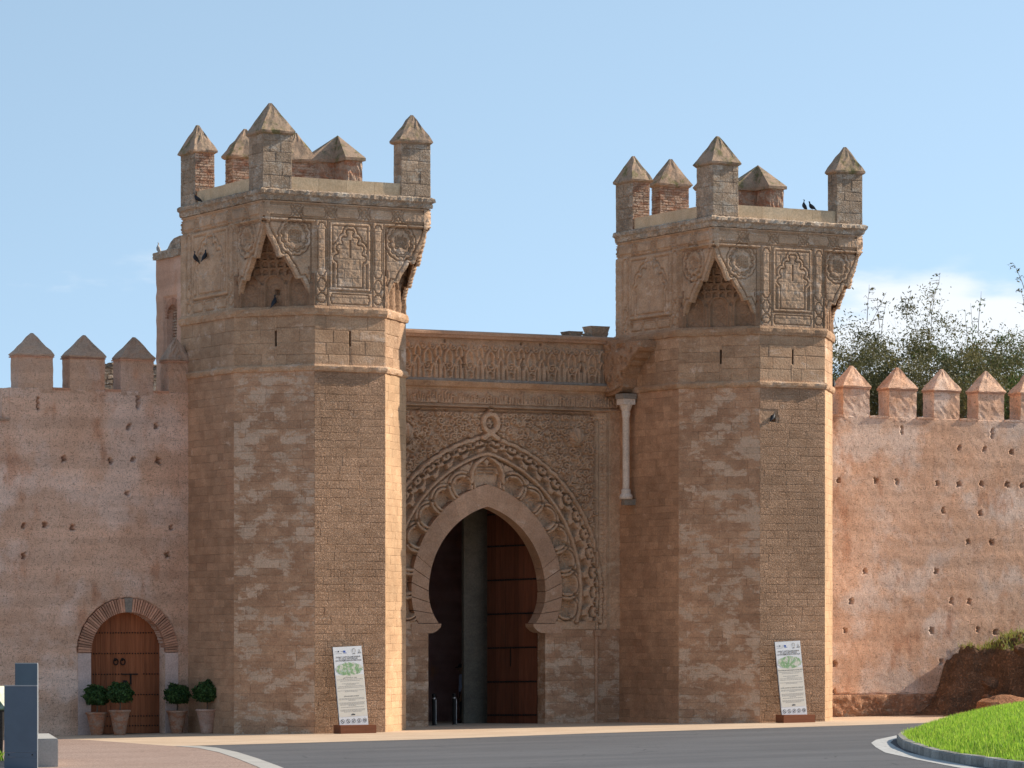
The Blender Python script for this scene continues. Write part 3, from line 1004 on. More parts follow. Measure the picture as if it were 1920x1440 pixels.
def carve_face(W, nl, nr, d, seed, slit=True, hole=None, gw=1.0):
    """upper storey face: W wide; niche of width nl at the left end, nr at the right end (0 = none)"""
    R = Relief(0, W, 12.10, 15.0, d)
    r = random.Random(seed)
    U, V = R.U, R.Vv
    thin = []; bands = []; fine = []
    # frieze
    thin += [np.array([(0, 14.94), (W, 14.94)]), np.array([(0, 14.54), (W, 14.54)])]
    n = max(2, int(W / 1.05)); L = W / n
    for i in range(n):
        x0 = i * L + 0.16; x1 = (i + 1) * L - 0.16
        fine.append(cartouche(x0, x1, 14.60, 14.89, 3))
        xc = i * L
        fine += [scallop(xc, 14.745, .09, .12, 6, .3), np.array([(xc - .15, 14.92), (xc + .15, 14.57)]), np.array([(xc + .15, 14.92), (xc - .15, 14.57)])]
    a, b = (nl if nl else 0.35), W - (nr if nr else 0.35)
    for side in ('l', 'r'):
        nw = nl if side == 'l' else nr
        if not nw: continue
        k = nw / 1.52
        X = lambda t: t if side == 'l' else W - t
        cond = (U < nw + 0.02) if side == 'l' else (U > W - nw - 0.02)
        R.region(cond & (V < 14.47) & (V > 12.12), -0.075)
        # medallion and niche border
        cx, cz = X(0.97 * k), 14.02
        bands.append(scallop(cx, cz, 0.40 * k, 0.44, 12, 0.30))
        fine.append(scallop(cx, cz, 0.30 * k, 0.33, 12, 0.30))
        fine += script_medallion(cx, cz, 0.27 * k, 0.30, seed + (1 if side == 'l' else 2))
        nb = np.array([(X((t + 0.10) * k), z + 0.10) for t, z in NICHE])
        thin.append(nb)
        fine.append(scallop(X(0.12 * k), 14.52 - .05, .07, .07, 6))
        thin.append(np.array([(X(0.02), 14.42), (X(nw - 0.06), 14.42), (X(nw - 0.06), 12.3)]))
        # the cut-out
        cut_d = (R.CU if side == 'l' else W - R.CU) / k
        cz_ = np.interp(cut_d, NICHE[:, 0], NICHE[:, 1], right=0)
        R.M &= ~(R.CV < cz_)
    # pilaster strips
    sw = 0.36
    for x0 in (a + 0.05, b - 0.05 - sw):
        thin += [np.array([(x0, 12.12), (x0, 14.54)]), np.array([(x0 + sw, 12.12), (x0 + sw, 14.54)])]
        fine.append(cartouche(x0 + .06, x0 + sw - .06, 12.95, 14.45, 3))
        fine.append(cartouche(x0 + .07, x0 + sw - .07, 12.52, 12.88, 3))
        fine.append(scallop(x0 + sw / 2, 12.33, .12, .12, 8))
    # central field
    p0, p1 = a + 0.05 + sw + 0.06, b - 0.05 - sw - 0.06
    m = (p0 + p1) / 2; hw = (p1 - p0) / 2
    bands.append(rect(p0 + .05, p1 - .05, 12.60, 14.44))
    # base strip
    thin.append(np.array([(p0, 12.52), (p1, 12.52)]))
    n2 = max(1, int((p1 - p0) / 0.75)); L2 = (p1 - p0) / n2
    for i in range(n2): fine.append(cartouche(p0 + i * L2 + .05, p0 + (i + 1) * L2 - .05, 12.17, 12.45, 3, 0.35))
    # many-lobed blind arch
    q = hw * 0.70
    left = [(m - q, 12.66), (m - q, 13.30)]
    up = [(m - q, 13.32), (m - q * 0.93, 13.62), (m - q * 0.62, 13.90), (m - q * 0.30, 14.12), (m, 14.33), (m + q * 0.30, 14.12), (m + q * 0.62, 13.90), (m + q * 0.93, 13.62), (m + q, 13.32)]
    bands.append(np.concatenate([np.array(left), lobes(up, 0.42), np.array([(m + q, 13.30), (m + q, 12.66)])]))
    if hole is not None: R.region((np.abs(U - hole[0]) < 0.07) & (np.abs(V - hole[1]) < 0.07), -0.25)
    if slit: R.region((np.abs(U - m) < 0.028) & (V > 13.50) & (V < 13.98), -0.20)
    R.groove(thin, 0.026 * gw, 0.06)
    R.band(bands, 0.052 * gw, 0.021 * gw, 0.06)
    R.groove(fine, 0.021 * gw, 0.05)
    # masonry joints and weathering
    js = [np.array([(0, z + r.uniform(-.02, .02)), (W, z + r.uniform(-.02, .02))]) for z in np.arange(12.35, 14.9, 0.275)]
    for i, z in enumerate(np.arange(12.35, 14.6, 0.275)):
        x = r.uniform(0, .6)
        while x < W:
            js.append(np.array([(x, z), (x, z + 0.275)])); x += r.uniform(.45, .85)
    R.groove(js, 0.012, 0.012)
    R.rough(0.007, int(W / 0.11), seed); R.rough(0.004, int(W / 0.05), seed + 5)
    return R


def tower(X0, s, fl, sl, frx, sr, D, seed, label, group, hang):
    root = empty('gate_tower', (X0 + s / 2, D / 2, gz(X0 + s / 2, D / 2)), label, 'tower', group)
    r = random.Random(seed)
    A = lambda x, y: (X0 + x, y)
    # core (seen in the joints)
    e = 0.014
    poly = [A(e, D), A(e, sl + .01), A(fl + .01, e), A(frx - .01, e), A(s - e, sr + .01), A(s - e, D)]
    core = MB().prism(poly, -0.5, 12.06).build('core', M['mortar'], root)
    e = 0.26
    MB().prism([A(e, D), A(e, sl + .1), A(fl + .1, e), A(frx - .1, e), A(s - e, sr + .1), A(s - e, D)], 12.05, 15.0).build('upper_core', M['mortar'], root)
    MB().prism([A(.2, D), A(.2, .2), A(s - .2, .2), A(s - .2, D)], 14.46, 15.30).build('terrace', M['mortar'], root)
    # arrow slits and holes are real openings in the core
    cut = MB()
    for (p, q) in (((0, sl), (fl, 0)), ((fl, 0), (frx, 0))):
        P = Vector((*A(*p), 0)); Qv = Vector((*A(*q), 0)); W = (Qv - P).length; Ud = (Qv - P) / W; N = Vector((Ud.y, -Ud.x, 0))
        mm = W * (0.5 if p == (fl, 0) else 0.52)
        boxes = [(mm - .03, mm + .03, 10.98, 11.42)]
        if hang and p == (fl, 0): boxes.append((0.40, 0.58, 9.22, 9.42))
        for (u0, u1, z0, z1) in boxes:
            a_, b_ = P + Ud * u0, P + Ud * u1
            cut.prism([tuple((a_ + N * .2).xy), tuple((b_ + N * .2).xy), tuple((b_ - N * .5).xy), tuple((a_ - N * .5).xy)], z0, z1)
    co = cut.build('cutter', None, None)
    co.location = (0, 0, 0)
    bo = core.modifiers.new('openings', 'BOOLEAN'); bo.operation = 'DIFFERENCE'; bo.object = co; bo.solver = 'EXACT'
    bpy.context.view_layer.update()
    nm = bpy.data.meshes.new_from_object(core.evaluated_get(bpy.context.evaluated_depsgraph_get()))
    core.modifiers.clear(); core.data = nm
    bpy.data.objects.remove(co)
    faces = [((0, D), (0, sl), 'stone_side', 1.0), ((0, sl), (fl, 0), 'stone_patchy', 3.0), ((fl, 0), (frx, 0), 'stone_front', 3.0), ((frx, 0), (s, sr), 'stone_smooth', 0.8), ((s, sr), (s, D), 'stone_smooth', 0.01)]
    stones = []; wts = []
    for (p, q, mk, wt) in faces:
        P = Vector((*A(*p), 0)); Qv = Vector((*A(*q), 0))
        W = (Qv - P).length; Ud = (Qv - P) / W; N = Vector((Ud.y, -Ud.x, 0))
        hl = []
        if hang and mk == 'stone_front' and wt == 3.0: hl = [(0.40, 0.58, 9.22, 9.42)]
        st = lay_stones(P, Ud, N, W, -0.25, Z_R1 + .02, (0.19, 0.265), (0.30, 0.80), mk, r, 0.004, 0.03, holes=hl, jit=0.0015 if mk == 'stone_front' else 0.003)
        sl_h = []
        if mk in ('stone_patchy', 'stone_front') and wt == 3.0:
            mm = W * (0.5 if mk == 'stone_front' else 0.52)
            sl_h = [(mm - .03, mm + .03, 10.98, 11.42)]
        # band between the string courses: larger blocks, arrow slit left open
        for (u0, u1) in ([(0, sl_h[0][0]), (sl_h[0][1], W)] if sl_h else [(0, W)]):
            st += lay_stones(P + Ud * u0, Ud, N, u1 - u0, Z_R1 + .18, Z_R2 + .02, (0.30, 0.42), (0.55, 1.0), 'stone_band', r, 0.007, 0.05)
        if sl_h:
            mm = (sl_h[0][0] + sl_h[0][1]) / 2
            for (za, zb) in ((Z_R1 + .18, 10.98), (11.42, Z_R2 + .02)):
                st += lay_stones(P + Ud * (mm - .034), Ud, N, 0.068, za, zb, (0.5, 0.6), (0.06, 0.07), 'stone_band', r, 0.0)
        for x in st: wts.append(wt)
        stones += st
    wmap = {id(x): w for x, w in zip(stones, wts)}
    place_stones(stones, root, 300, weight=lambda x: x[3] * x[4] * wmap[id(x)])
    # string courses
    path = [A(0, D), A(0, sl), A(fl, 0), A(frx, 0), A(s, sr), A(s, D)]
    for z, hgt in ((Z_R1, 0.20), (Z_R2, 0.27)):
        sweep(path, [(-0.03, z), (0.05, z + .02), (0.078, z + hgt * .4), (0.082, z + hgt * .75), (0.04, z + hgt), (-0.03, z + hgt + .01)], 'string_course', M['stone_band'], root, 0.14, 0.014, seed)
    # carved upper storey
    Rf = carve_face(s, fl, s - frx, 0.0165, seed + 1)
    Rf.build('carved_front_face', A(0, 0) + (0,), (1, 0, 0), (0, -1, 0), 0.22, M['stone_carved'], root)
    Rl = carve_face(D, 0, sl, 0.019, seed + 2, slit=False, hole=(1.9, 13.75) if not hang else (1.0, 12.35), gw=1.35)
    Rl.build('carved_side_face', A(0, D) + (0,), (0, -1, 0), (-1, 0, 0), 0.22, M['stone_carved'], root)
    Rr = carve_face(D, sr, 0, 0.045, seed + 3, slit=False)
    Rr.build('carved_side_face', A(s, 0) + (0,), (0, 1, 0), (1, 0, 0), 0.22, M['stone_carved'], root)
    # corner niches with stalactite vaulting
    for (p, q, corner) in (((0, sl), (fl, 0), (0, 0)), ((frx, 0), (s, sr), (s, 0))):
        P = Vector((*A(*p), 0)); Qv = Vector((*A(*q), 0)); Cn = Vector((*A(*corner), 0))
        W = (Qv - P).length; Ud = (Qv - P) / W; N = Vector((Ud.y, -Ud.x, 0))
        hgt = (Cn - P).dot(N); cu = (Cn - P).dot(Ud)
        R = Relief(0, W, 12.10, 13.02, 0.022)
        for i in range(3):
            cx = W * (0.2 + 0.3 * i); hw = W * 0.10
            d_ = np.abs(R.U - cx)
            arch = np.where(R.Vv < 12.72, d_ < hw, np.hypot(d_, R.Vv - 12.72) < hw)
            R.region(arch, -0.06)
            outl = np.concatenate([np.array([(cx - hw - .03, 12.1), (cx - hw - .03, 12.72)]), arc(cx, 12.72, hw + .03, 180, 0), np.array([(cx + hw + .03, 12.1)])])
            R.ridge([outl], 0.03, 0.03)
            R.groove([scallop(cx, 12.62, hw * .6, .12, 8), np.array([(cx - hw * .6, 12.45), (cx + hw * .6, 12.15)]), np.array([(cx + hw * .6, 12.45), (cx - hw * .6, 12.15)])], 0.02, 0.02)
        for i in range(4):
            cx = W * (0.05 + 0.3 * i)
            R.ridge([np.array([(cx, 12.1), (cx, 12.7)])], 0.05, 0.04)
            R.region(np.hypot(R.U - cx, R.Vv - 12.80) < 0.06, -0.05)
        R.rough(0.01, 40, seed)
        if not hang and corner == (0, 0): R.region((np.abs(R.U - W * .53) < .075) & (np.abs(R.Vv - 12.52) < .075), -.25)
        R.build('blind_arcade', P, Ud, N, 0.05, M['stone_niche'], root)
        K = 7
        for k in range(K):
            z0 = 12.98 + k * 0.215; z1 = z0 + 0.235
            o = hgt * (0.05 + 0.72 * (k / (K - 1)) ** 1.25)
            ua, ub = cu * o / hgt + 0.20 * min(1, o / hgt + .35), W - (W - cu) * o / hgt - 0.20 * min(1, o / hgt + .35)
            w = ub - ua
            if w < 0.10: continue
            n = max(1, int(round(w / 0.24)))
            R = Relief(0, w, z0, z1, 0.02)
            pw = w / n
            ph = (0.5 if k % 2 else 0.0)
            loc = np.abs(((R.CU / pw + ph) % 1.0) - 0.5) * pw
            rad = pw * 0.38
            R.M &= ~((R.CV < z0 + 0.09 + np.sqrt(np.maximum(0, rad ** 2 - loc ** 2)) * 0.9) & (loc < rad))
            R.rough(0.012, 20, seed + k)
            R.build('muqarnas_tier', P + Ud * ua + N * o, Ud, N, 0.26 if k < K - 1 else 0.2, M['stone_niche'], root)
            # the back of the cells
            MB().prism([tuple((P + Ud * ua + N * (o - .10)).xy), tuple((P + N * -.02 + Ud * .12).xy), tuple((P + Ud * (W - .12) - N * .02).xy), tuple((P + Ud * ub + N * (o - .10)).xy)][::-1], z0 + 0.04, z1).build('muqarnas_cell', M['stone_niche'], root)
    # cornice
    sweep([A(0, D), A(0, 0), A(s, 0), A(s, D)], [(-0.05, Z_C), (0.025, Z_C + .01), (0.045, Z_C + .07), (0.05, Z_C + .14), (0.11, Z_C + .19), (0.11, Z_C + .28), (0.06, Z_C + .32), (-0.05, Z_C + .33)], 'cornice', M['stone_grey'], root, 0.09, 0.020, seed + 9)
    zp = 15.34
    # parapet of smooth new blocks
    def parapet(p, q):
        P = Vector((*A(*p), 0)); Qv = Vector((*A(*q), 0)); L = (Qv - P).length
        n = max(1, int(L / 0.85)); Ud = (Qv - P) / L; N = Vector((Ud.y, -Ud.x, 0))
        for i in range(n):
            a_ = P + Ud * (L * i / n + .003); b_ = P + Ud * (L * (i + 1) / n - .003)
            m = MB().prism([tuple(a_.xy), tuple(b_.xy), tuple((b_ - N * .30).xy), tuple((a_ - N * .30).xy)], zp - .02, 15.70 + r.uniform(-.004, .004))
            m.build('parapet_block', M['stone_new'], root)
    parapet((0.06, D - 1.0), (0.06, 0.92)); parapet((0.88, 0.06), (s - .90, 0.06)); parapet((s - .06, 0.45), (s - .06, D - .6)); parapet((s - .6, D - .06), (0.6, D - .06))
    # corner and middle merlons
    def merlon(x0, x1, y0, y1, ze, zt, bodymat, sd, stones_on=True, name='merlon', front=None):
        mm = rough_box(name, X0 + x0 + .02, X0 + x1 - .02, y0 + .02, y1 - .02, zp - .02, ze, M[bodymat if not stones_on else 'mortar'], root, 0.008 if stones_on else 0.02, 0.12, sd)
        if stones_on:
            st = []
            rr = random.Random(sd)
            for (p, q) in (((x0, y1), (x0, y0)), ((x0, y0), (x1, y0)), ((x1, y0), (x1, y1))):
                P = Vector((*A(*p), 0)); Qv = Vector((*A(*q), 0)); W = (Qv - P).length; Ud = (Qv - P) / W; N = Vector((Ud.y, -Ud.x, 0))
                mk = bodymat
                if front is not None and p == (x0, y0): mk = front
                st += lay_stones(P, Ud, N, W, zp, ze - .02, (0.26, 0.38) if mk != 'brick_red' else (0.07, 0.09), (0.3, 0.6) if mk != 'brick_red' else (0.2, 0.3), mk, rr, 0.006 if mk != 'brick_red' else .012, 0.05, jit=.006)
            place_stones(st, mm, 300)
        pyramid_cap('cap', X0 + x0, X0 + x1, y0, y1, ze + .05, zt, M['cap'], mm, 0.075, 0.10, sd)
        return mm
    merlon(0.0, 0.90, 0.0, 0.94, 16.90, 17.78, 'stone_grey', seed + 20)
    merlon(s - .95, s - .01, 0.0, 0.50, 16.90, 17.70, 'stone_grey', seed + 21)
    merlon(0.0, 0.62, D - 1.04, D, 16.86, 17.70, 'stone_grey', seed + 22, front='brick_red')
    for q_, cxm in enumerate((1.95, 3.58) if not hang else (1.82, 3.45)):
        merlon(cxm - .53, cxm + .53, D - .55, D - .02, 16.86, 17.72, 'brick_red', seed + 23 + 40 * q_)
    # rear corner: an L-shaped merlon under one cap
    xa, xb, ya, yb, th = X0 + s - 1.35, X0 + s - .02, D - 1.35, D - .02, 0.52
    bl = rough_box('merlon', xa, xb, yb - th, yb, zp - .02, 16.90, M['brick_red'], root, 0.02, 0.12, seed + 24)
    rough_box('side_arm', xb - th, xb - .004, ya, yb - th, zp - .02, 16.90, M['brick_red'], bl, 0.02, 0.12, seed + 25)
    o_ = .075
    Lp = [(xa - o_, yb + o_), (xa - o_, yb - th - o_), (xb - th - o_, yb - th - o_), (xb - th - o_, ya - o_), (xb + o_, ya - o_), (xb + o_, yb + o_)]
    ap = (xb - th * .62, yb - th * .62, 17.72)
    vs = [(x, y, 16.86) for x, y in Lp] + [(x, y, 16.95) for x, y in Lp] + [ap]
    fs = [(i, (i + 1) % 6, 6 + (i + 1) % 6, 6 + i) for i in range(6)] + [(6 + i, 6 + (i + 1) % 6, 12) for i in range(6)] + [(5, 4, 3, 2, 1, 0)]
    link('cap', mesh('cap', vs, fs), M['cap'], bl)
    return root


TL = tower(0.0, 5.30, 1.60, 1.95, 3.84, 1.56, 5.70, 100, 'octagonal stone gate tower beside the arched wooden door and topiary pots', 'gate towers', False)
TR = tower(14.81, 5.39, 1.66, 1.97, 4.01, 1.66, 5.75, 300, 'octagonal stone gate tower beside the marble column and the earth bank', 'gate towers', True)

# ---------------------------------------------------------------- the portal between the towers
GX0, GX1, GY = 5.27, 14.84, 5.5
XC, ZC = 10.12, 4.10
gate = empty('monumental_gateway', (XC, GY, gz(XC, GY)), 'carved stone gateway with pointed horseshoe arch between the two towers', 'gateway')


def hc(w, top, rl):
    """pointed horseshoe: half width w, crown height, radius of the returning foot"""
    h = top - ZC; q = h * h / w; r = (w + q) / 2
    return dict(w=w, r=r, e=r - w, rl=rl)


def sd(x, z, c):
    x = np.abs(x)
    return np.where(z >= ZC, np.hypot(x + c['e'], z - ZC) - c['r'], np.hypot(x - (c['w'] - c['rl']), z - ZC) - c['rl'])


def half(c, zlow, n=40):
    """right half, foot to crown"""
    a = np.linspace(math.asin(max(-1, (zlow - ZC) / c['rl'])), 0, n // 3, endpoint=False)
    b = np.linspace(0, math.acos(c['e'] / c['r']), n)
    lo = np.stack([c['w'] - c['rl'] + c['rl'] * np.cos(a), ZC + c['rl'] * np.sin(a)], 1)
    up = np.stack([-c['e'] + c['r'] * np.cos(b), ZC + c['r'] * np.sin(b)], 1)
    return np.concatenate([lo, up])


def whole(c, zlow):
    h = half(c, zlow)
    return np.concatenate([np.stack([XC - h[:, 0], h[:, 1]], 1), np.stack([XC + h[::-1, 0], h[::-1, 1]], 1)])


def along(P, f):
    d = np.concatenate([[0], np.cumsum(np.hypot(*(P[1:] - P[:-1]).T))]); d /= d[-1]
    return np.array([np.interp(f, d, P[:, 0]), np.interp(f, d, P[:, 1])])


c1, c2, c3, c4 = hc(2.03, 6.71, 1.5), hc(2.62, 7.39, 2.0), hc(3.29, 8.34, 2.9), hc(4.0, 8.82, 12.0)

RP = Relief(GX0, GX1, 2.95, 10.50, 0.0175)
U, V = RP.U, RP.Vv
X = U - XC
rg = random.Random(5)
inner = (sd(RP.CU - XC, RP.CV, c2) < 0.012)
RP.M &= ~inner
a2 = sd(X, V, c2); a3 = sd(X, V, c3); a4 = sd(X, V, c4)
frameX = 3.90; frameZ = 9.66
inframe = (np.abs(X) < frameX) & (V < frameZ)
span = inframe & (a4 > 0.06) & (V > 3.2)
lobeband = (a2 > 0.0) & (a3 < 0) & (V > 3.2)
sebka = (a3 > 0.04) & (a4 < -0.02) & (V > 3.2) & (np.abs(X) < 4.05)
# spandrel scrollwork
sc = []
for zz in np.arange(3.4, 9.7, 0.21):
    for xx in np.arange(GX0 + .1, GX1, 0.21):
        x = xx + rg.uniform(-.05, .05) + (0.1 if int(zz / .21) % 2 else 0); z = zz + rg.uniform(-.05, .05)
        if abs(x - XC) > frameX - .08 or z > frameZ - .08: continue
        if float(sd(np.array(x - XC), np.array(z), c4)) < 0.14: continue
        sc.append(spiral(x, z, rg.uniform(.085, .12), rg.uniform(.9, 1.4), rg.uniform(0, 6.28), rg.choice((-1, 1))))
        if rg.random() < .5:
            t = rg.uniform(0, 6.28)
            sc.append(np.array([(x + .1 * math.cos(t), z + .1 * math.sin(t)), (x + .2 * math.cos(t + .3), z + .2 * math.sin(t + .3))]))
D = RP.dist(sc, 0.05)
RP.H += np.where(span, -0.07 + 0.07 * np.clip((0.033 - D) / 0.014, 0, 1), 0)
# outer border rope and frame lines
border = [whole(c4, 3.2)]
wob = resample(border[0], 0.05); 
nrmw = np.gradient(wob, axis=0); nrmw = np.stack([-nrmw[:, 1], nrmw[:, 0]], 1) / np.hypot(nrmw[:, 0], nrmw[:, 1])[:, None]
sarc = np.arange(len(wob)) * 0.05
wob = wob + nrmw * (0.035 * np.abs(np.sin(sarc * math.pi / 0.42)))[:, None]
Dw = RP.dist([wob], 0.16)
RP.H += np.where(Dw < 0.055, 0.02 - RP.H, 0)
RP.H -= 0.06 * np.clip(1.25 - np.abs(Dw - 0.08) / 0.025, 0, 1)
# knot at the crown, tied to the frame
kn = [np.array([(XC + .12 + .25 * math.sin(t), 9.27 - .27 * math.cos(t)) for t in np.linspace(0.45, 2 * math.pi - .45, 40)]),
      np.array([(XC + .12 + .11, 9.03), (XC + .02, 8.90), (XC - .14, 8.80)]), np.array([(XC + .12 - .11, 9.03), (XC + .20, 8.90), (XC + .36, 8.80)]),
      np.array([(XC + .12, 9.54), (XC + .12, 9.66)])]
Dk = RP.dist(kn, 0.16)
RP.H += np.where(Dk < 0.07, 0.035 - RP.H, 0)
RP.H -= 0.07 * np.clip(1.2 - np.abs(Dk - .10) / .03, 0, 1)
RP.H += np.where((np.hypot((X - .12) / .17, (V - 9.27) / .19) < 0.9), -0.05, 0)
# lobed band: background scrolls, ribbons, rosette pockets
ctrs = []
hb_ = half(hc(2.82, 7.62, 2.2), 3.45)
nn = 7
for i in range(nn):
    f = 0.03 + 0.80 * i / (nn - 1)
    p = along(hb_, f); q = along(hb_, f + .01); tx = q - p
    t = math.atan2(-tx[0], tx[1])
    ctrs.append((XC + p[0], p[1], t)); ctrs.append((XC - p[0], p[1], math.pi - t))
bg = []
hm_ = half(hc(2.95, 7.85, 2.4), 3.3); ho_ = half(hc(3.2, 8.2, 2.8), 3.3)
for k in range(420):
    f = rg.random(); w_ = rg.random()
    p = along(hm_, f) * (1 - w_) + along(ho_, f) * w_
    for sgn in (1, -1): bg.append(spiral(XC + sgn * p[0], p[1], .07, 1.1, rg.uniform(0, 6.28), sgn))
Db = RP.dist(bg, 0.05)
RP.H += np.where(lobeband, -0.10 + 0.08 * np.clip((0.030 - Db) / 0.012, 0, 1), 0)
for (cx, cz, t) in ctrs:
    dd = np.hypot(U - cx, V - cz)
    rad = 0.27
    ang = np.arctan2(V - cz, U - cx)
    for rr_, hh in ((0.45, 0.03), (0.335, 0.04)):
        ring = (np.abs(dd - rr_) < 0.040) & lobeband
        RP.H = np.where(ring, hh, RP.H)
        RP.H -= np.where(lobeband, 0.05 * np.clip(1.2 - np.abs(dd - rr_ - 0.045) / 0.018, 0, 1), 0)
    RP.H = np.where((dd < 0.265) & lobeband, -0.17 + 0.05 * np.cos(ang * 6 + dd * 20) * np.clip(dd / .2, 0, 1) + 0.05 * np.clip(1 - dd / .08, 0, 1), RP.H)
    # little tongues between lobes
    for s_ in (-1, 1):
        tt = t + s_ * 0.13 * (1 if cx > XC else 1)
        for q in (0.30, 0.42):
            px = cx + q * math.cos(t + s_ * 0.95); pz = cz + q * math.sin(t + s_ * 0.95)
            RP.H = np.where((np.hypot((U - px), (V - pz)) < 0.05) & lobeband, -0.10, RP.H)
# crown of the lobed band
for s_ in (-1, 1):
    dd = np.hypot((X - s_ * .17) / .75, (V - 7.86)); RP.H = np.where((dd < .22) & lobeband & (V > 7.55), -0.11 + .03 * np.sin(V * 60), RP.H)
cr = [np.array([(XC + s_ * a, b) for a, b in ((.55, 7.45), (.52, 7.75), (.40, 8.0), (.18, 8.15), (0, 8.3))]) for s_ in (-1, 1)]
Dc = RP.dist(cr, 0.15); RP.H = np.where((Dc < .05) & lobeband, .035, RP.H); RP.H -= np.where(lobeband, .06 * np.clip(1.2 - np.abs(Dc - .075) / .025, 0, 1), 0)
# moulding between the bands
D3 = RP.dist([whole(c3, 3.2)], 0.12)
RP.H = np.where(D3 < 0.045, 0.03, RP.H); RP.H -= 0.06 * np.clip(1.2 - np.abs(D3 - .075) / .028, 0, 1)
# openwork band: rosette pockets then chevrons
RP.H = np.where(sebka, RP.H + 0.02, RP.H)
c34 = hc(3.65, 8.58, 5.0)
th = np.arctan2(V - ZC, np.abs(X) + c34['e'])
s_arc = np.where(V >= ZC, th * c34['r'], V - ZC) + 3.0
wid = np.clip(a3 - a4, 0.25, 1.0)
tn = np.clip(a3 / wid, 0, 1)
P_ = 0.60
ph0 = ((s_arc / P_) % 1.0) - 0.5
ph1 = (((s_arc / P_) + 0.5) % 1.0) - 0.5
pocket = np.hypot(ph0 * P_ / 0.20, (tn - 0.20) * wid / 0.17) * (1 + 0.13 * np.cos(5 * np.arctan2((tn - .2) * wid, ph0 * P_))) < 1
RP.H = np.where(sebka & pocket, -0.17 + 0.03 * np.cos(40 * np.hypot(ph0 * P_, (tn - .2) * wid)), RP.H)
chev1 = (np.abs((tn - 0.49) - 0.30 * np.abs(ph1)) < 0.085) & (np.abs(ph1) < 0.30)
chev2 = (np.abs((tn - 0.73) - 0.30 * np.abs(ph0) + .03) < 0.075) & (np.abs(ph0) < 0.27) & (np.abs(ph0) > 0.035)
chev3 = (np.abs((tn - 0.90) - 0.15 * np.abs(ph1)) < 0.05) & (np.abs(ph1) < 0.20) & (np.abs(ph1) > 0.03)
dots = np.hypot(ph1 * P_, (tn - .76) * wid) < 0.035
RP.H = np.where(sebka & (chev1 | chev2 | chev3 | dots), -0.16, RP.H)
# scallop shells in the spandrels
for sx in (3.14, -2.80):
    dd = np.hypot((X - sx) / .24, (V - 8.9) / .30); an = np.arctan2(V - 8.68, X - sx)
    RP.H = np.where(dd < 1, 0.10 * np.sqrt(np.clip(1 - dd ** 2, 0, 1)) + 0.02 * np.cos(an * 13), RP.H)
# frame mouldings
fr = [np.array([(XC - frameX, 2.95), (XC - frameX, frameZ), (XC + frameX - .25, frameZ), (XC + frameX - .25, frameZ - .12), (XC + frameX - .12, frameZ - .12), (XC + frameX - .12, frameZ - .25), (XC + frameX, frameZ - .25), (XC + frameX, 2.95)])]
RP.band(fr, 0.05, 0.03, 0.06)
fr2 = [np.array([(XC - 4.28, 2.95), (XC - 4.28, 9.74), (XC + 4.28, 9.74), (XC + 4.28, 2.95)])]
RP.band(fr2, 0.03, 0.02, 0.03)
side = (np.abs(X) > frameX + .10) & (np.abs(X) < 4.24) & (V < 9.6)
kuf = []
for sgn in (-1, 1):
    z = 3.3
    while z < 9.5:
        xx = XC + sgn * 4.09
        kuf.append(np.array([(xx - .09, z), (xx + .09 * rg.uniform(.2, 1), z)]))
        if rg.random() < .6: kuf.append(arc(xx - .03, z + .05, .05, -90, 150, 8))
        z += rg.uniform(.09, .16)
    kuf.append(np.array([(XC + sgn * 4.0, 3.2), (XC + sgn * 4.0, 9.5)]))
RP.groove([k for k in kuf], 0.022, 0.02)
# inscription band
ins_c = []
x = GX0 + .05
while x < GX1 - .1:
    t = rg.random()
    h = rg.uniform(.16, .33)
    ins_c.append(np.array([(x, 9.86), (x, 9.86 + h)]))
    if t < .35: ins_c.append(arc(x + .06, 9.92, .06, 180, 420, 9))
    elif t < .6: ins_c.append(np.array([(x, 9.86), (x + .14, 9.86), (x + .14, 9.95)]))
    elif t < .8: ins_c.append(arc(x + .05, 10.08, .05, 0, 300, 9))
    if rg.random() < .4: ins_c.append(np.array([(x, 9.86 + h), (x + .05, 9.86 + h + .03)]))
    x += rg.uniform(.055, .12)
insb = (V > 9.82) & (V < 10.27)
Di = RP.dist(ins_c, 0.05)
RP.H = np.where(insb, -0.06 + 0.06 * np.clip((0.026 - Di) / 0.010, 0, 1), RP.H)
RP.groove([np.array([(GX0, 9.80), (GX1, 9.80)]), np.array([(GX0, 10.29), (GX1, 10.29)])], 0.03, 0.03)
RP.H += np.where((V > 9.74) & (V < 9.80), 0.05, 0)
RP.H += np.where((V > 10.33), 0.05 + 0.10 * (V - 10.33) / .17, 0)
# masonry joints, wear
wear = vnoise(RP.nv, RP.nu, 14, 3)
RP.H *= 1.6 * np.clip(0.75 + 0.6 * wear, 0.75, 1.1)
RP.rough(0.012, 90, 8); RP.rough(0.006, 220, 9)
RP.H = np.maximum(RP.H, -0.25)
RP.build('carved_portal', (0, GY, 0), (1, 0, 0), (0, -1, 0), 0.29, M['stone_portal'], gate)

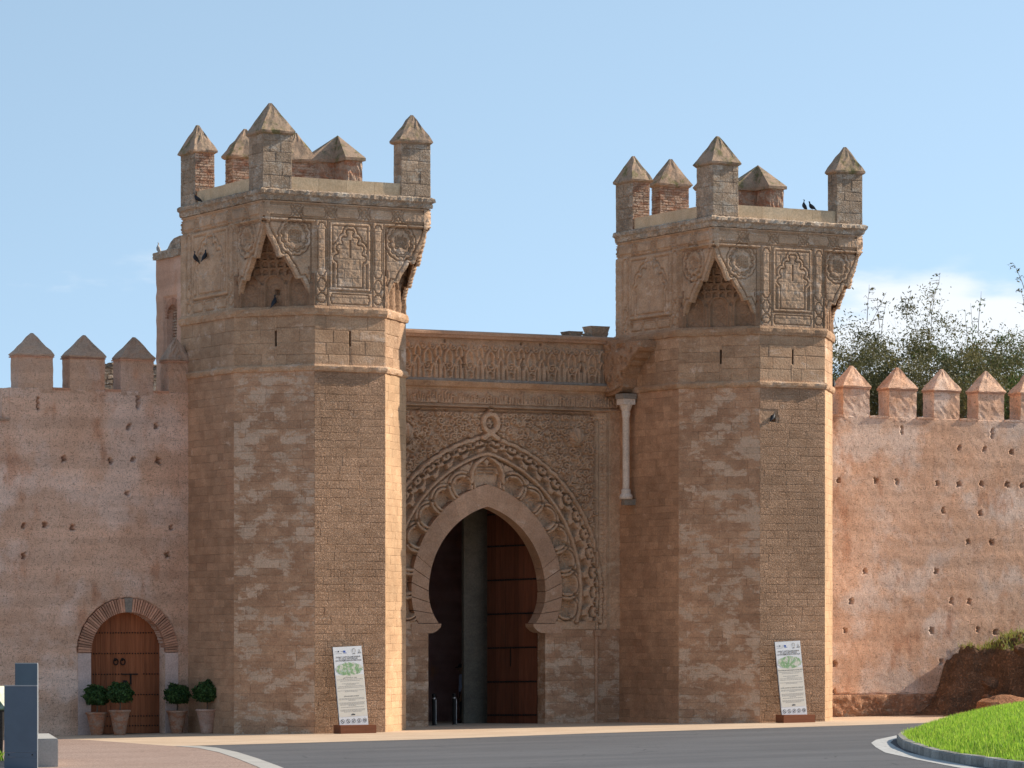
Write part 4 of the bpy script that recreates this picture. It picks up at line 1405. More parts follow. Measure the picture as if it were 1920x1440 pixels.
# frieze above, between two mouldings
RF = Relief(GX0, GX1, 10.55, 11.84, 0.02)
fz = []; fb = []
r_ = random.Random(9)
x = GX0 + .3
i = 0
while x < GX1:
    w = 0.34
    for (cx, zc, hh, ww) in ((x, 10.95, .42, .11), (x - .17, 10.82, .30, .07), (x + .17, 10.82, .30, .07), (x + .36, 11.30, .26, .12), (x, 11.46, .18, .09)):
        fb.append(np.array([(cx - ww, zc - hh), (cx - ww, zc), (cx - ww * .6, zc + hh * .4), (cx, zc + hh * .75), (cx + ww * .6, zc + hh * .4), (cx + ww, zc), (cx + ww, zc - hh)]))
    fz.append(spiral(x + .36, 11.0, .12, 1.2, 1.0, 1 if i % 2 else -1)); fz.append(spiral(x + .2, 11.55, .10, 1.2, 2.0, -1)); fz.append(spiral(x + .52, 11.55, .10, 1.2, 2.0, 1))
    fz.append(scallop(x + .36, 10.72, .09, .12, 7)); fz.append(np.array([(x - .05, 10.6), (x - .05, 11.0)])); fz.append(np.array([(x + .05, 10.6), (x + .05, 11.0)]))
    x += 0.72; i += 1
D1 = RF.dist(fb, 0.06); D2 = RF.dist(fz, 0.05)
top = np.maximum(np.clip(1.9 - D1 / 0.024, 0, 1), np.clip(1.8 - D2 / 0.02, 0, 1))
RF.H += -0.06 + 0.065 * top
RF.H *= 1.7 * np.clip(0.5 + 1.0 * vnoise(RF.nv, RF.nu, 12, 6), 0.3, 1.1)
for sx in (9.31, 11.39, 13.49):
    RF.region((np.abs(RF.U - sx) < 0.035 + 0.03 * (RF.Vv < 11.05)) & (RF.Vv > 10.93) & (RF.Vv < 11.28), -0.22)
for sx in (8.72, 11.38, 12.05):
    RF.region(np.hypot(RF.U - sx, RF.Vv - 11.74) < .045, -0.15)
RF.rough(0.012, 100, 4)
RF.build('carved_frieze', (0, GY + 0.02, 0), (1, 0, 0), (0, -1, 0), 0.28, M['stone_portal'], gate)
sweep([(GX0 + .02, GY), (GX1 - .02, GY)], [(-.1, 10.46), (.13, 10.47), (.16, 10.52), (.16, 10.575), (.0, 10.60), (-.1, 10.60)], 'moulding', M['lead'], gate, 0.15, 0.012, 4)
sweep([(GX0 + .02, GY), (GX1 - .02, GY)], [(-.1, 11.82), (.03, 11.83), (.06, 11.90), (.10, 11.93), (.10, 12.01), (-.1, 12.06)], 'coping', M['stone_ring'], gate, 0.2, 0.006, 5)

# voussoir ring
hi_, ho2 = half(c1, 3.14, 60), half(c2, 3.14, 60)
for sgn in (-1, 1):
    n = 13
    for i in range(n):
        f0, f1 = i / n, (i + 1) / n
        gj = 0.0020 if i < 5 else 0.0003
        vs = []
        for yy in (GY - 0.012 + rng.uniform(-.004, .004), GY + 0.5):
            ring = [(f0 + (f1 - f0) * j / 4, True) for j in (0,)] + [(f0 + (f1 - f0) * j / 4, False) for j in range(5)] + [(f0 + (f1 - f0) * j / 4, True) for j in (4, 3, 2, 1)]
            for f, inner_ in ring:
                gsh = gj if f == f0 else (-gj if f == f1 and i < n - 1 else 0)
                p = along(hi_ if inner_ else ho2, f + gsh)
                vs.append((XC + sgn * p[0], yy, p[1]))
        k = 10
        fs = [tuple(range(k)), tuple(range(2 * k - 1, k - 1, -1))] + [(j, j + k, (j + 1) % k + k, (j + 1) % k) for j in range(k)]
        if sgn < 0: fs = [f[::-1] for f in fs]
        link('voussoir', mesh('voussoir', vs, fs), M['stone_ring'], gate)
# imposts
for sgn in (-1, 1):
    xa, xb = XC + sgn * 1.60, XC + sgn * 2.62
    prof = [(xa + sgn * .0, 3.13), (xa + sgn * .02, 3.02), (xa + sgn * .16, 2.90), (xa + sgn * .30, 2.84), (xb, 2.84), (xb, 3.13)]
    vs = [(x, GY - .015, z) for x, z in prof] + [(x, GY + .5, z) for x, z in prof]
    k = len(prof)
    fs = [tuple(range(k)), tuple(range(2 * k - 1, k - 1, -1))] + [(j, j + k, (j + 1) % k + k, (j + 1) % k) for j in range(k)]
    link('impost', mesh('impost', vs, fs), M['stone_ring'], gate)
# jambs: coursed stones
jst = []
rj = random.Random(77)
for (xa, xb, yy) in ((GX0, XC - 2.03, GY), (XC + 2.03, 13.2, GY), (13.2, GX1, GY + .03)):
    MB().box(xa + .01, xb - .01, yy + .014, yy + .48, -.4, 2.93).build('jamb_core', M['mortar'], gate)
    jst += lay_stones((xa, yy, 0), (1, 0, 0), (0, -1, 0), xb - xa, -0.3, 2.95, (0.2, 0.27), (0.35, 0.8), 'stone_patchy', rj, 0.006, 0.05)
for (x, nx) in ((XC + 2.03, -1), (XC - 2.03, 1)):
    if nx < 0: jst += lay_stones((x, GY + .5, 0), (0, -1, 0), (-1, 0, 0), 0.5, -0.3, 2.84, (0.2, 0.27), (0.2, 0.32), 'stone_patchy', rj, 0.006, 0.05)
place_stones(jst, gate, 300, 'jamb_stone')
MB().tube([(13.97, GY - .0, -.3), (13.97, GY - .0, 2.75)], 0.055, 10).build('colonette', M['stone_ring'], gate)
MB().box(13.87, 14.07, GY - .09, GY + .06, 2.75, 2.93).build('colonette_capital', M['stone_ring'], gate)

# body of the gatehouse and the passage behind the arch
mb = MB()
mb.box(GX0 + .05, 8.12, GY + .30, GY + .52, 2.9, 12.0)
mb.box(12.28, GX1 - .05, GY + .30, GY + .52, 2.9, 12.0)
mb.box(8.12, 12.28, GY + .31, GY + .51, 7.45, 12.0)
mb.box(GX0 + .05, GX1 - .05, GY + .52, 12.35, 8.6, 11.96)  # stops short of the back wall: slit added to light it
mb.box(GX0 + .05, 7.3, GY + .53, 12.99, -.4, 8.6)
mb.box(12.95, GX1 - .05, GY + .53, 8.7, -.4, 8.6)
mb.box(14.3, GX1 - .05, 8.7, 12.99, -.4, 8.6)  # unseen side wall added to keep sun off the passage wall
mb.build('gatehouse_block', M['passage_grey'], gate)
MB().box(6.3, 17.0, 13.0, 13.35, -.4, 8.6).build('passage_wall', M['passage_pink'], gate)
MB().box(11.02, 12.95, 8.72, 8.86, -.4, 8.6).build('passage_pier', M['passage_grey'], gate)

# open door leaf: planks, studded straps
leafo = bpy.data.objects.new('door_leaf', None); COL.objects.link(leafo); leafo.parent = gate
leafo.location = Vector((12.26, 6.12, -0.08)) - gate.location
ldir = Vector((11.60 - 12.26, 8.12 - 6.12, 0)).normalized(); lnrm = Vector((-ldir.y, ldir.x, 0)) * 1.0
if lnrm.x > 0: lnrm = -lnrm
LW = 2.13; nb_ = 11; LO = Vector((12.26, 6.12, -0.06))


def leaf_box(u0, u1, n0, n1, z0, z1, name, mat, par, tilt=0.0):
    vs = []
    for z in (z0, z1):
        for (u, n_) in ((u0, n0), (u1, n0), (u1, n1), (u0, n1)):
            p = LO + ldir * u + lnrm * n_ + Vector((0, 0, z - tilt * u))
            vs.append(tuple(p))
    return link(name, mesh(name, vs, [(0, 3, 2, 1), (4, 5, 6, 7), (0, 1, 5, 4), (1, 2, 6, 5), (2, 3, 7, 6), (3, 0, 4, 7)]), mat, par)


for i in range(nb_):
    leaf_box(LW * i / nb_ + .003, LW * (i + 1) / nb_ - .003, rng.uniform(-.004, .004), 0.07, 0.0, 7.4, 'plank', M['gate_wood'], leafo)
for z in (0.32, 1.36, 2.42, 3.48, 4.54, 5.6, 6.6):
    leaf_box(0.02, LW - .02, 0.07, 0.082, z + .02, z + .065, 'strap', M['iron'], leafo, 0.02)
    m = MB()
    for j in range(20):
        p = LO + ldir * (0.06 + (LW - .12) * j / 19) + lnrm * .085 + Vector((0, 0, z + .042 - .02 * (0.06 + (LW - .12) * j / 19)))
        m.tube([p - lnrm * .01, p + lnrm * .02, p + lnrm * .035], [.032, .026, .006], 6)
    m.build('stud_row', M['iron'], leafo)['kind'] = 'stuff'
leaf_box(1.1, 1.125, .07, .09, 2.35 - .5, 2.42, 'bolt_bar', M['iron'], leafo)

# stone bracket and hanging marble column in the corner by the far tower
prof = [(5.5, 11.95), (3.32, 11.82), (3.30, 11.60), (3.42, 11.50), (3.62, 11.46), (3.70, 11.30), (3.95, 11.22), (4.05, 11.10), (4.22, 11.06), (4.30, 10.85), (4.42, 10.70), (4.46, 10.45), (4.62, 10.30), (5.0, 10.22), (5.5, 10.2)]
k = len(prof)
vs = [(14.30, y, z) for y, z in prof] + [(14.84, y, z) for y, z in prof]
fs = [tuple(range(k)), tuple(range(2 * k - 1, k - 1, -1))] + [(j, j + k, (j + 1) % k + k, (j + 1) % k) for j in range(k)]
link('corbel_bracket', mesh('corbel_bracket', vs, fs), M['corbel'], gate)
RB = Relief(0, 2.1, 10.3, 11.8, 0.025)
crv = []
for q in range(30):
    yy = rng.uniform(0.1, 2.0); zz = rng.uniform(10.4, 11.75)
    crv.append(spiral(yy, zz, .11, 1.2, rng.uniform(0, 6), rng.choice((-1, 1))))
RB.groove(crv, 0.035, 0.07); RB.rough(.03, 12, 3)
pb = np.interp(RB.CU, [0, .5, .9, 1.0, 1.2, 1.45, 1.8, 2.1], [10.3, 10.35, 10.48, 10.75, 10.95, 11.15, 11.38, 11.58])
RB.M &= RB.CV > pb
RB.build('bracket_carving', (14.21, 5.42, 0), (0, -1, 0), (-1, 0, 0), 0.10, M['corbel'], gate)
col_x, col_y = 14.52, 4.62
MB().box(col_x - .24, col_x + .24, col_y - .24, col_y + .24, 10.08, 10.24).build('abacus', M['lead'], gate)
cap_ = MB()
cap_.box(col_x - .21, col_x + .21, col_y - .21, col_y + .21, 9.90, 10.08)
cap_.lathe([(.12, 9.55), (.135, 9.62), (.13, 9.70), (.17, 9.80), (.205, 9.91)], (col_x, col_y, 0), 16)
cap_.build('column_capital', M['marble'], gate)
MB().lathe([(.105, 7.3), (.11, 7.34), (.112, 9.50), (.125, 9.53), (.125, 9.56)], (col_x, col_y, 0), 18).build('column_shaft', M['marble'], gate, True)
MB().lathe([(.20, 6.98), (.21, 7.05), (.19, 7.12), (.15, 7.16), (.155, 7.22), (.15, 7.27), (.105, 7.31)], (col_x, col_y, 0), 18).build('column_base', M['marble'], gate, True)
MB().box(col_x - .10, 14.83, col_y - .10, col_y + .12, 6.80, 6.98).build('column_stub', M['lead'], gate)
# broken corbels on the wall head
for (xa, xb, yy, z0, z1) in ((13.10, 13.62, 5.75, 12.04, 12.21), (13.95, 14.62, 5.9, 12.04, 12.20), (14.0, 14.70, 5.95, 12.21, 12.42)):
    vs = [(xa + .10, yy, z0), (xb - .05, yy, z0), (xb - .05, yy + .5, z0), (xa + .10, yy + .5, z0), (xa, yy - .05, z1), (xb, yy - .05, z1), (xb, yy + .5, z1), (xa, yy + .5, z1)]
    link('corbel_stub', mesh('corbel_stub', vs, [(0, 3, 2, 1), (4, 5, 6, 7), (0, 1, 5, 4), (1, 2, 6, 5), (2, 3, 7, 6), (3, 0, 4, 7)]), M['stone_grey'], gate)

# ---------------------------------------------------------------- rampart walls
def wall_relief(x0, x1, z0, z1, d, holes, seed, amp=0.03):
    R = Relief(x0, x1, z0, z1, d)
    L = x1 - x0
    R.rough(amp, int(L / 1.4), seed); R.rough(amp * 0.5, int(L / 0.5), seed + 1); R.rough(0.004, int(L / 0.16), seed + 2)
    for (hx, hz, w, h) in holes:
        c = (np.abs(R.U - hx - 0.02 * np.sin(R.Vv * 40 + hx)) < w / 2) & (np.abs(R.Vv - hz - 0.015 * np.sin(R.U * 37)) < h / 2)
        R.H = np.where(c, -0.26, R.H)
    return R


def earth_merlon(x0, x1, y0, th, zb, ze, zt, root, bodymat, capmat, seed):
    b = rough_box('merlon', x0, x1, y0 + .004, y0 + th, zb - .1, ze, M[bodymat], root, 0.010, 0.14, seed)
    pyramid_cap('cap', x0, x1, y0, y0 + th, ze + .035, zt, M[capmat], b, 0.045, 0.05, seed)
    m = MB()
    r = random.Random(seed)
    x = x0 - .03
    while x < x1:
        w = min(r.uniform(.14, .24), x1 + .03 - x)
        m.box(x + .004, x + w - .004, y0 - .035 + r.uniform(-.006, .006), y0 + .1, ze - .05, ze - .012 + r.uniform(-.004, .004)); x += w
    y = y0 + .1
    while y < y0 + th:
        m.box(x0 - .035, x0 + .05, y + .004, y + .18, ze - .05, ze - .012); y += .19
    o = m.build('eave_brick', M['brick_arch'], b); o['kind'] = 'stuff'
    return b


# --- left wall with the arched door
LY = 5.15
lw = empty('rampart_wall', (-6, LY, gz(-6, LY)), 'shaded pinkish earth rampart wall with an arched wooden door', 'wall', 'rampart walls')
holes = [(-3.88, 7.85), (-2.43, 7.83), (-1.73, 7.89), (-.95, 7.86), (-1.87, 8.82), (-1.01, 8.87), (-1.9, 6.9), (-5.11, 5.93), (-4.46, 5.96), (-3.62, 5.89), (-.54, 5.93), (-.66, 5.12), (-5.11, 5.07), (-6.6, 5.95), (-8.1, 5.9), (-7.4, 7.8), (-9.3, 7.85)]
hs = [(x, z, rng.uniform(.10, .15), rng.uniform(.12, .17)) for x, z in holes]
hs += [(-4.68, 9.42, .06, .36), (-1.57, 9.56, .12, .36)]
RL = wall_relief(-14.0, 0.06, -0.35, 9.86, 0.032, hs, 41, 0.012)
step = (RL.CU < -5.53) & (RL.CV > 8.93)
RL.M &= ~step
DX, DR, DZ = -1.895, 1.165, 2.30
door_cut = (np.abs(RL.CU - DX) < DR) & np.where(RL.CV < DZ, True, np.hypot(RL.CU - DX, RL.CV - DZ) < DR)
RL.M &= ~door_cut
ring_z = (np.hypot(RL.U - DX, RL.Vv - DZ) < 1.58) & (RL.Vv > DZ)
RL.H = np.where(ring_z, -0.10, RL.H)
RL.build('wall_face', (0, LY, 0), (1, 0, 0), (0, -1, 0), 0.46, M['earth_left'], lw, smooth=False)
mb = MB()
mb.box(-14, -5.56, LY + .47, LY + 1.6, -.4, 8.90); mb.box(-5.56, 0.0, LY + .47, LY + 1.6, 3.6, 9.80)
mb.box(-5.56, DX - DR - .02, LY + .465, LY + 1.6, -.4, 3.6); mb.box(DX + DR + .02, 0.0, LY + .465, LY + 1.6, -.4, 3.6)
mb.build('wall_core', M['earth_merlon'], lw)
rough_box('coping', -14, -5.56, LY - .03, LY + .6, 8.90, 8.98, M['earth_cap'], lw, .008, .3, 3)
rough_box('wall_end', -5.78, -5.525, LY + .02, LY + .5, 8.9, 9.84, M['earth_left'], lw, .01, .2, 4)
lm = [(-5.28, -4.22), (-3.70, -2.62), (-2.12, -1.10), (-0.62, 0.06)]
for i, (a, b) in enumerate(lm): earth_merlon(a, b, LY, 0.58, 9.84, 10.80, 11.45, lw, 'earth_merlon', 'earth_cap', 60 + i)
for (a, b) in zip(lm[:-1], lm[1:]): rough_box('crenel_sill', a[1], b[0], LY - .03, LY + .6, 9.84, 9.90, M['brick_arch'], lw, .006, .2, 7)
# limewashed jambs of the door
for (xa, xb) in ((DX - DR - .40, DX - DR), (DX + DR, DX + DR + .40)):
    m = MB().box(xa, xb, LY - .022, LY + .02, -.3, DZ - .02); m.build('jamb_plaster', M['limewash'], lw)
# brick arch: one row of bricks on end
nbk = 57
for i in range(nbk):
    t0 = math.pi * i / nbk; t1 = math.pi * (i + 1) / nbk
    if abs(i - nbk // 2) <= 1:
        if i != nbk // 2: continue
        t0, t1 = math.pi * (i - 1) / nbk, math.pi * (i + 2) / nbk
    g = rng.uniform(.004, .012) if abs(i - nbk // 2) > 0 else 0.002
    ra, rb = DR - .003, DR + .40 + rng.uniform(-.012, .012)
    yf = LY - .035 - rng.uniform(0, .012)
    vs = []
    for y in (yf, LY + .30):
        for (r_, t) in ((ra, t0 + g), (rb, t0 + g), (rb, t1 - g), (ra, t1 - g)):
            vs.append((DX - r_ * math.cos(t), y, DZ + r_ * math.sin(t)))
    fs = [(0, 1, 2, 3)[::-1], (4, 5, 6, 7), (0, 4, 7, 3), (1, 2, 6, 5), (0, 1, 5, 4), (3, 7, 6, 2)]
    key = i == nbk // 2
    link('keystone' if key else 'brick', mesh('brick', vs, fs), M['lead'] if key else M['brick_arch'], lw)
# door leaves
door = bpy.data.objects.new('arched_door', None); COL.objects.link(door); door.parent = lw
door.location = Vector((DX, LY + .40, gz(DX, LY))) - lw.location
YD = LY + .40
npk = 15; zb = gz(DX, LY) + .02
for i in range(npk):
    xa = DX - DR + 2 * DR * i / npk + .003; xb = DX - DR + 2 * DR * (i + 1) / npk - .003
    if i == npk // 2: pass
    zt = [DZ + math.sqrt(max(0.0, (DR + .02) ** 2 - (x - DX) ** 2)) for x in (xa, (xa + xb) / 2, xb)]
    y0 = YD + rng.uniform(-.004, .004)
    xm = (xa + xb) / 2
    fr_ = [(xa, y0, zb), (xm, y0, zb), (xb, y0, zb), (xb, y0, zt[2]), (xm, y0, zt[1]), (xa, y0, zt[0])]
    vs = fr_ + [(x, YD + .06, z) for x, y, z in fr_]
    fs = [(0, 1, 4, 5), (1, 2, 3, 4)] + [(j, 6 + j, 6 + (j + 1) % 6, (j + 1) % 6) for j in range(6)]
    link('plank', mesh('plank', vs, fs), M['door_wood'], door)
for z in (0.22, 0.50, 1.12, 1.72, 2.32, 2.92):
    hw = DR - .02 if z < DZ else math.sqrt(DR ** 2 - (z - DZ) ** 2) - .04
    m = MB()
    n = int(2 * hw / .085)
    for j in range(n):
        if z == 1.72 and -0.02 < (DX - hw + 2 * hw * (j + .5) / n) - DX < 0.60: continue
        p = Vector((DX - hw + 2 * hw * (j + .5) / n, YD - .004, z + rng.uniform(-.004, .004) + zb))
        m.tube([p, p - Vector((0, .015, 0)), p - Vector((0, .028, 0))], [.024, .02, .006], 6)
    m.build('stud_row', M['iron'], door)['kind'] = 'stuff'
for s_ in (-1, 1):
    c = Vector((DX + s_ * .11 - .12, YD - .02, 2.02))
    pts = [c + Vector((.07 * math.cos(t), -.02, .085 * math.sin(t))) for t in np.linspace(0, 2 * math.pi, 17)]
    k_ = MB().tube(pts, .018, 6, False)
    k_.lathe([(.075, 0), (.06, .001)], (0, 0, 0), 4, False) if False else None
    k_.tube([c + Vector((0, .03, .07)), c + Vector((0, -.03, .08))], [.05, .03], 8)
    k_.build('knocker', M['iron'], door)
bl_ = MB(); bl_.box(DX - .02, DX + .46, YD - .05, YD - .01, 1.70 + zb, 1.735 + zb); bl_.box(DX + .22, DX + .26, YD - .045, YD - .005, 1.42 + zb, 1.72 + zb)
bl_.build('bolt', M['iron'], door)
MB().box(DX + .0, DX + .12, YD - .03, YD, 1.40 + zb, 1.54 + zb).build('lock_plate', M['iron'], door)
MB().box(-3.2, -.6, YD + .07, YD + .2, -.3, 3.6).build('door_backing', M['iron'], door)

# --- right wall
RY = 5.2
rw = empty('rampart_wall', (27, RY, gz(27, RY)), 'sunlit orange earth rampart wall with putlog holes beside the earth bank', 'wall', 'rampart walls')
pxh = [(1572, 901), (1642, 900), (1682, 903), (1758, 906), (1798, 908), (1841, 907), (1888, 909), (1916, 911), (1799, 841), (1846, 843), (1897, 849), (1768, 957), (1838, 962), (1815, 1016), (1859, 1018),
       (1622, 1070), (1756, 1071), (1596, 1127), (1784, 1127), (1817, 1128), (1585, 1182), (1747, 1183), (1833, 1182), (1565, 1245), (1766, 1243), (1565, 1298), (1867, 1187)]
# positions on the wall in metres (x along, z up)
RH = [(22.79, 7.73), (24.24, 7.76), (25.07, 7.73), (26.66, 7.71), (27.51, 7.69), (28.43, 7.73), (29.45, 7.72), (30.06, 7.70), (27.53, 8.88), (28.54, 8.87), (29.64, 8.80), (26.88, 6.82), (28.37, 6.76), (27.88, 5.81), (28.82, 5.80),
      (23.82, 4.82), (26.62, 4.84), (23.28, 3.85), (27.21, 3.87), (27.92, 3.86), (23.05, 2.91), (26.43, 2.90), (28.27, 2.93), (22.64, 1.83), (26.83, 1.88), (22.64, 0.93), (28.98, 2.85)]
hs = [(x, z, rng.uniform(.11, .16), rng.uniform(.13, .19)) for x, z in RH] + [(25.25, 9.42, .08, .26), (28.85, 9.40, .08, .32)]
hs += [(31.2 + 1.7 * i, z, .14, .16) for i in range(3) for z in (7.7, 5.8, 3.9)]
RR = wall_relief(20.1, 36.0, -0.35, 9.82, 0.032, hs, 51, 0.007)
RR.H = np.where(RR.Vv < 0.86 + .02 * np.sin(RR.U * 5), RR.H - 0.045 + 0.05 * (vnoise(RR.nv, RR.nu, 60, 5) - .5), RR.H)
RR.build('wall_face', (0, RY, 0), (1, 0, 0), (0, -1, 0), 0.3, M['earth_right'], rw)
MB().box(20.1, 36, RY + .3, RY + 1.6, -.4, 9.76).build('wall_core', M['earth_merlon'], rw)
RPl = Relief(20.3, 36.0, -.3, 0.84, 0.04)
RPl.rough(.05, 40, 3); RPl.rough(.03, 110, 4); RPl.H += 0.03
RPl.H *= np.clip((0.86 - RPl.Vv) / .1, 0, 1)
RPl.build('plinth', (0, RY - .02, 0), (1, 0, 0), (0, -1, 0), 0.1, M['plinth'], rw)
rm = [(20.9 + .42, 22.30), (22.98, 24.00), (24.76, 25.84), (26.53, 27.55), (28.30, 29.34), (30.02, 31.05), (31.75, 32.8), (33.5, 34.5)]
for i, (a, b) in enumerate(rm): earth_merlon(a, b, RY, 0.62, 9.80, 10.75, 11.46, rw, 'earth_right', 'earth_right', 80 + i)
for (a, b) in zip(rm[:-1], rm[1:]): rough_box('crenel_sill', a[1], b[0], RY - .04, RY + .6, 9.80, 9.86, M['earth_right'], rw, .008, .2, 8)

# --- rendered turret behind the left tower, with a bricked arched window
tu = empty('stair_turret', (2.2, 6.6, 0), 'pink rendered block with bricked up arched window behind the tower', 'building')
RT_ = Relief(5.72, 7.54, 9.0, 13.95, 0.03)
wy0, wy1 = 6.02, 7.00
rec = (RT_.U > wy0) & (RT_.U < wy1) & (RT_.Vv < 12.80)
RT_.H = np.where(rec, -.06, RT_.H)
wc, wrr, wz = 6.47, 0.40, 12.15
opn = (np.abs(RT_.U - wc) < wrr) & np.where(RT_.Vv < wz, True, np.hypot(RT_.U - wc, RT_.Vv - wz) < wrr)
RT_.H = np.where(opn, -.30, RT_.H)
RT_.rough(.015, 8, 2)
RT_.build('turret_face', (0.02, 0, 0), (0, 1, 0), (-1, 0, 0), 0.05, M['earth_turret'], tu)
MB().box(0.36, 4.9, 5.76, 7.53, -.3, 13.93).build('turret_core', M['earth_turret'], tu)
mm_ = MB().box(0.08, .4, 7.505, 7.53, -.3, 13.93); mm_.box(0.06, .4, 5.76, 7.5, -.3, 9.0); mm_.build('turret_corner', M['earth_turret'], tu)
z = 9.6; m = MB()
while z < wz + .38:
    hw = wrr if z < wz else math.sqrt(max(.001, wrr ** 2 - (z + .03 - wz) ** 2))
    y = wc - hw
    while y < wc + hw - .02:
        w = min(rng.uniform(.18, .26), wc + hw - y)
        m.box(.245 + rng.uniform(-.012, .012), .36, y + .006, y + w - .006, z, z + .055); y += w
    z += .085
o = m.build('brick_infill', M['brick_red'], tu); o['kind'] = 'stuff'
for i in range(19):
    t0, t1 = math.pi * i / 19 + .03, math.pi * (i + 1) / 19 - .03
    vs = []
    for x in (.065, .13):
        for r_, t in ((wrr, t0), (wrr + .20, t0), (wrr + .20, t1), (wrr, t1)): vs.append((x, wc + r_ * math.cos(t), wz + r_ * math.sin(t)))
    link('brick', mesh('brick', vs, [(0, 1, 2, 3), (7, 6, 5, 4), (0, 4, 5, 1), (1, 5, 6, 2), (2, 6, 7, 3), (3, 7, 4, 0)]), M['brick_arch'], tu)
rough_box('coping', -.06, 5.0, 5.74, 7.62, 13.93, 14.16, M['stone_grey'], tu, .012, .25, 5)
MB().tube([(1.0, 6.9, 14.0), (1.0, 6.4, 14.0), (1.0, 5.8, 14.0)], [.9, 0.9, .9], 16).build('vault_top', M['stone_grey'], tu) if False else None
dm = MB()
prof = [(6.95, 14.14), (6.7, 14.22), (6.5, 14.38), (6.25, 14.48), (5.8, 14.52), (5.8, 14.14)]
vs = [(0.02, y, z) for y, z in prof] + [(3.0, y, z) for y, z in prof]
k = len(prof)
dm.add(vs, [tuple(range(k)), tuple(range(2 * k - 1, k - 1, -1))] + [(j, j + k, (j + 1) % k + k, (j + 1) % k) for j in range(k)])
dm.build('vault_top', M['stone_grey'], tu)

# ruined rubble wall seen between the merlons
ru = empty('rubble_wall', (2.5, 14, 0), 'grey rubble stone wall seen between the merlons of the shaded rampart', 'wall')
MB().prism([(0.2, 14.02), (4.5, 14.02), (4.5, 14.6), (0.2, 14.6)], -.3, 11.2).build('rubble_core', M['mortar'], ru)
rs = lay_stones((0.2, 14.0, 0), (1, 0, 0), (0, -1, 0), 4.3, 9.9, 11.25, (.10, .2), (.15, .4), 'stone_grey', random.Random(4), .02, .12)
place_stones(rs, ru, 300)
rough_box('rubble_top', 1.3, 4.5, 14.0, 14.6, 11.2, 11.33, M['stone_grey'], ru, .03, .2, 5)

# ---------------------------------------------------------------- earth bank with boulders at the foot of the right wall
def rock(name, c, r, seed, mat, parent=None, flat=0.7, sub=3, amp=0.28):
    bm = bmesh.new()
    bmesh.ops.create_icosphere(bm, subdivisions=sub, radius=1)
    rr = random.Random(seed)
    ph = [Vector((rr.gauss(0, 1), rr.gauss(0, 1), rr.gauss(0, 1))).normalized() for _ in range(14)]
    of = [rr.uniform(.55, .95) for _ in ph]
    for v in bm.verts:
        p = v.co.copy()
        for n_, o_ in zip(ph, of):           # planar facets
            d = p.dot(n_)
            if d > o_: p -= n_ * (d - o_) * 0.85
        p *= 1 + rr.uniform(-.05, .05) + .05 * math.sin(p.x * 7 + seed) * math.cos(p.y * 6) + .04 * math.sin(p.z * 11 + p.x * 5)
        v.co = Vector((p.x * r[0], p.y * r[1], p.z * r[2])) + Vector(c)
    me = bpy.data.meshes.new(name); bm.to_mesh(me); bm.free()
    return link(name, me, mat, parent)


bx, by = np.meshgrid(np.arange(24.4, 37, 0.09), np.arange(-0.6, 5.25, 0.09))
nb1 = vnoise(bx.shape[0], bx.shape[1], 16, 21); nb2 = vnoise(bx.shape[0], bx.shape[1], 50, 22); nb3 = vnoise(bx.shape[0], bx.shape[1], 120, 23)
edge = 27.5 + 0.6 * (nb1 - .5) * 2 - 0.25 * (by - 2.5) * 0.6 + np.where(by > 4, -.3, 0)
t = np.clip((bx - edge + 0.75) / 1.75, 0, 1); t = t * t * (3 - 2 * t)
tf = np.clip((by - 0.2) / 1.7, 0, 1)
hb = (2.30 + 0.06 * (bx - 28)) * t * tf + t * tf * (0.5 * (nb1 - .5) + .32 * (nb2 - .5)) + (0.26 * (nb3 - .5)) * t
foot = 0.75 * np.clip((bx - edge + 1.6) / 1.2, 0, 1) ** 2 * np.clip((by + .5) / 1.5, 0, 1) * (0.6 + .8 * nb2)
hb = np.maximum(hb, foot * .8)
zz = gz(bx, by) - 0.05 + hb
idx = np.arange(bx.size).reshape(bx.shape)
Q = np.stack([idx[:-1, :-1], idx[:-1, 1:], idx[1:, 1:], idx[1:, :-1]], -1).reshape(-1, 4)
bank = link('earth_bank', mesh_np('earth_bank', np.stack([bx.ravel(), by.ravel(), zz.ravel()], 1), Q), M['bank_earth'])
bank['kind'] = 'structure'
gsel = np.argwhere((hb > 2.15) & (by > 1.0))
gi = gsel[nrg.randint(0, len(gsel), 9000)]
xs = bx[gi[:, 0], gi[:, 1]] + nrg.uniform(-.05, .05, len(gi)); ys = by[gi[:, 0], gi[:, 1]] + nrg.uniform(-.05, .05, len(gi))
gb = blades('bank_grass', xs, ys, zz[gi[:, 0], gi[:, 1]] - .02, 0.07, 0.24, 0.012, M['dry_grass'], None, 9, 0.8)
tag(gb, kind='stuff')
tag(rock('boulder', (25.75, 0.2, 0.42), (1.15, 0.6, 0.52), 3, M['rock_red']), 'large rust red boulder at the foot of the earth bank', 'boulder')
tag(rock('boulder', (24.75, 1.0, 0.18), (0.34, 0.3, 0.24), 5, M['rock_red']), 'small red rock beside the large boulder below the bank', 'boulder')
tag(rock('boulder', (27.7, 2.0, 2.30), (0.40, 0.35, 0.24), 6, M['bank_earth']), 'angular tan rock jutting from the top edge of the bank', 'boulder')
tag(rock('boulder', (28.6, 1.9, 2.40), (0.45, 0.3, 0.16), 8, M['rock_red']), 'flat stone slab under the grass on top of the bank', 'boulder')
tag(rock('boulder', (27.0, 2.8, 1.2), (0.3, 0.3, 0.26), 9, M['bank_earth']), 'dark clod of earth on the shaded slope of the bank', 'boulder')
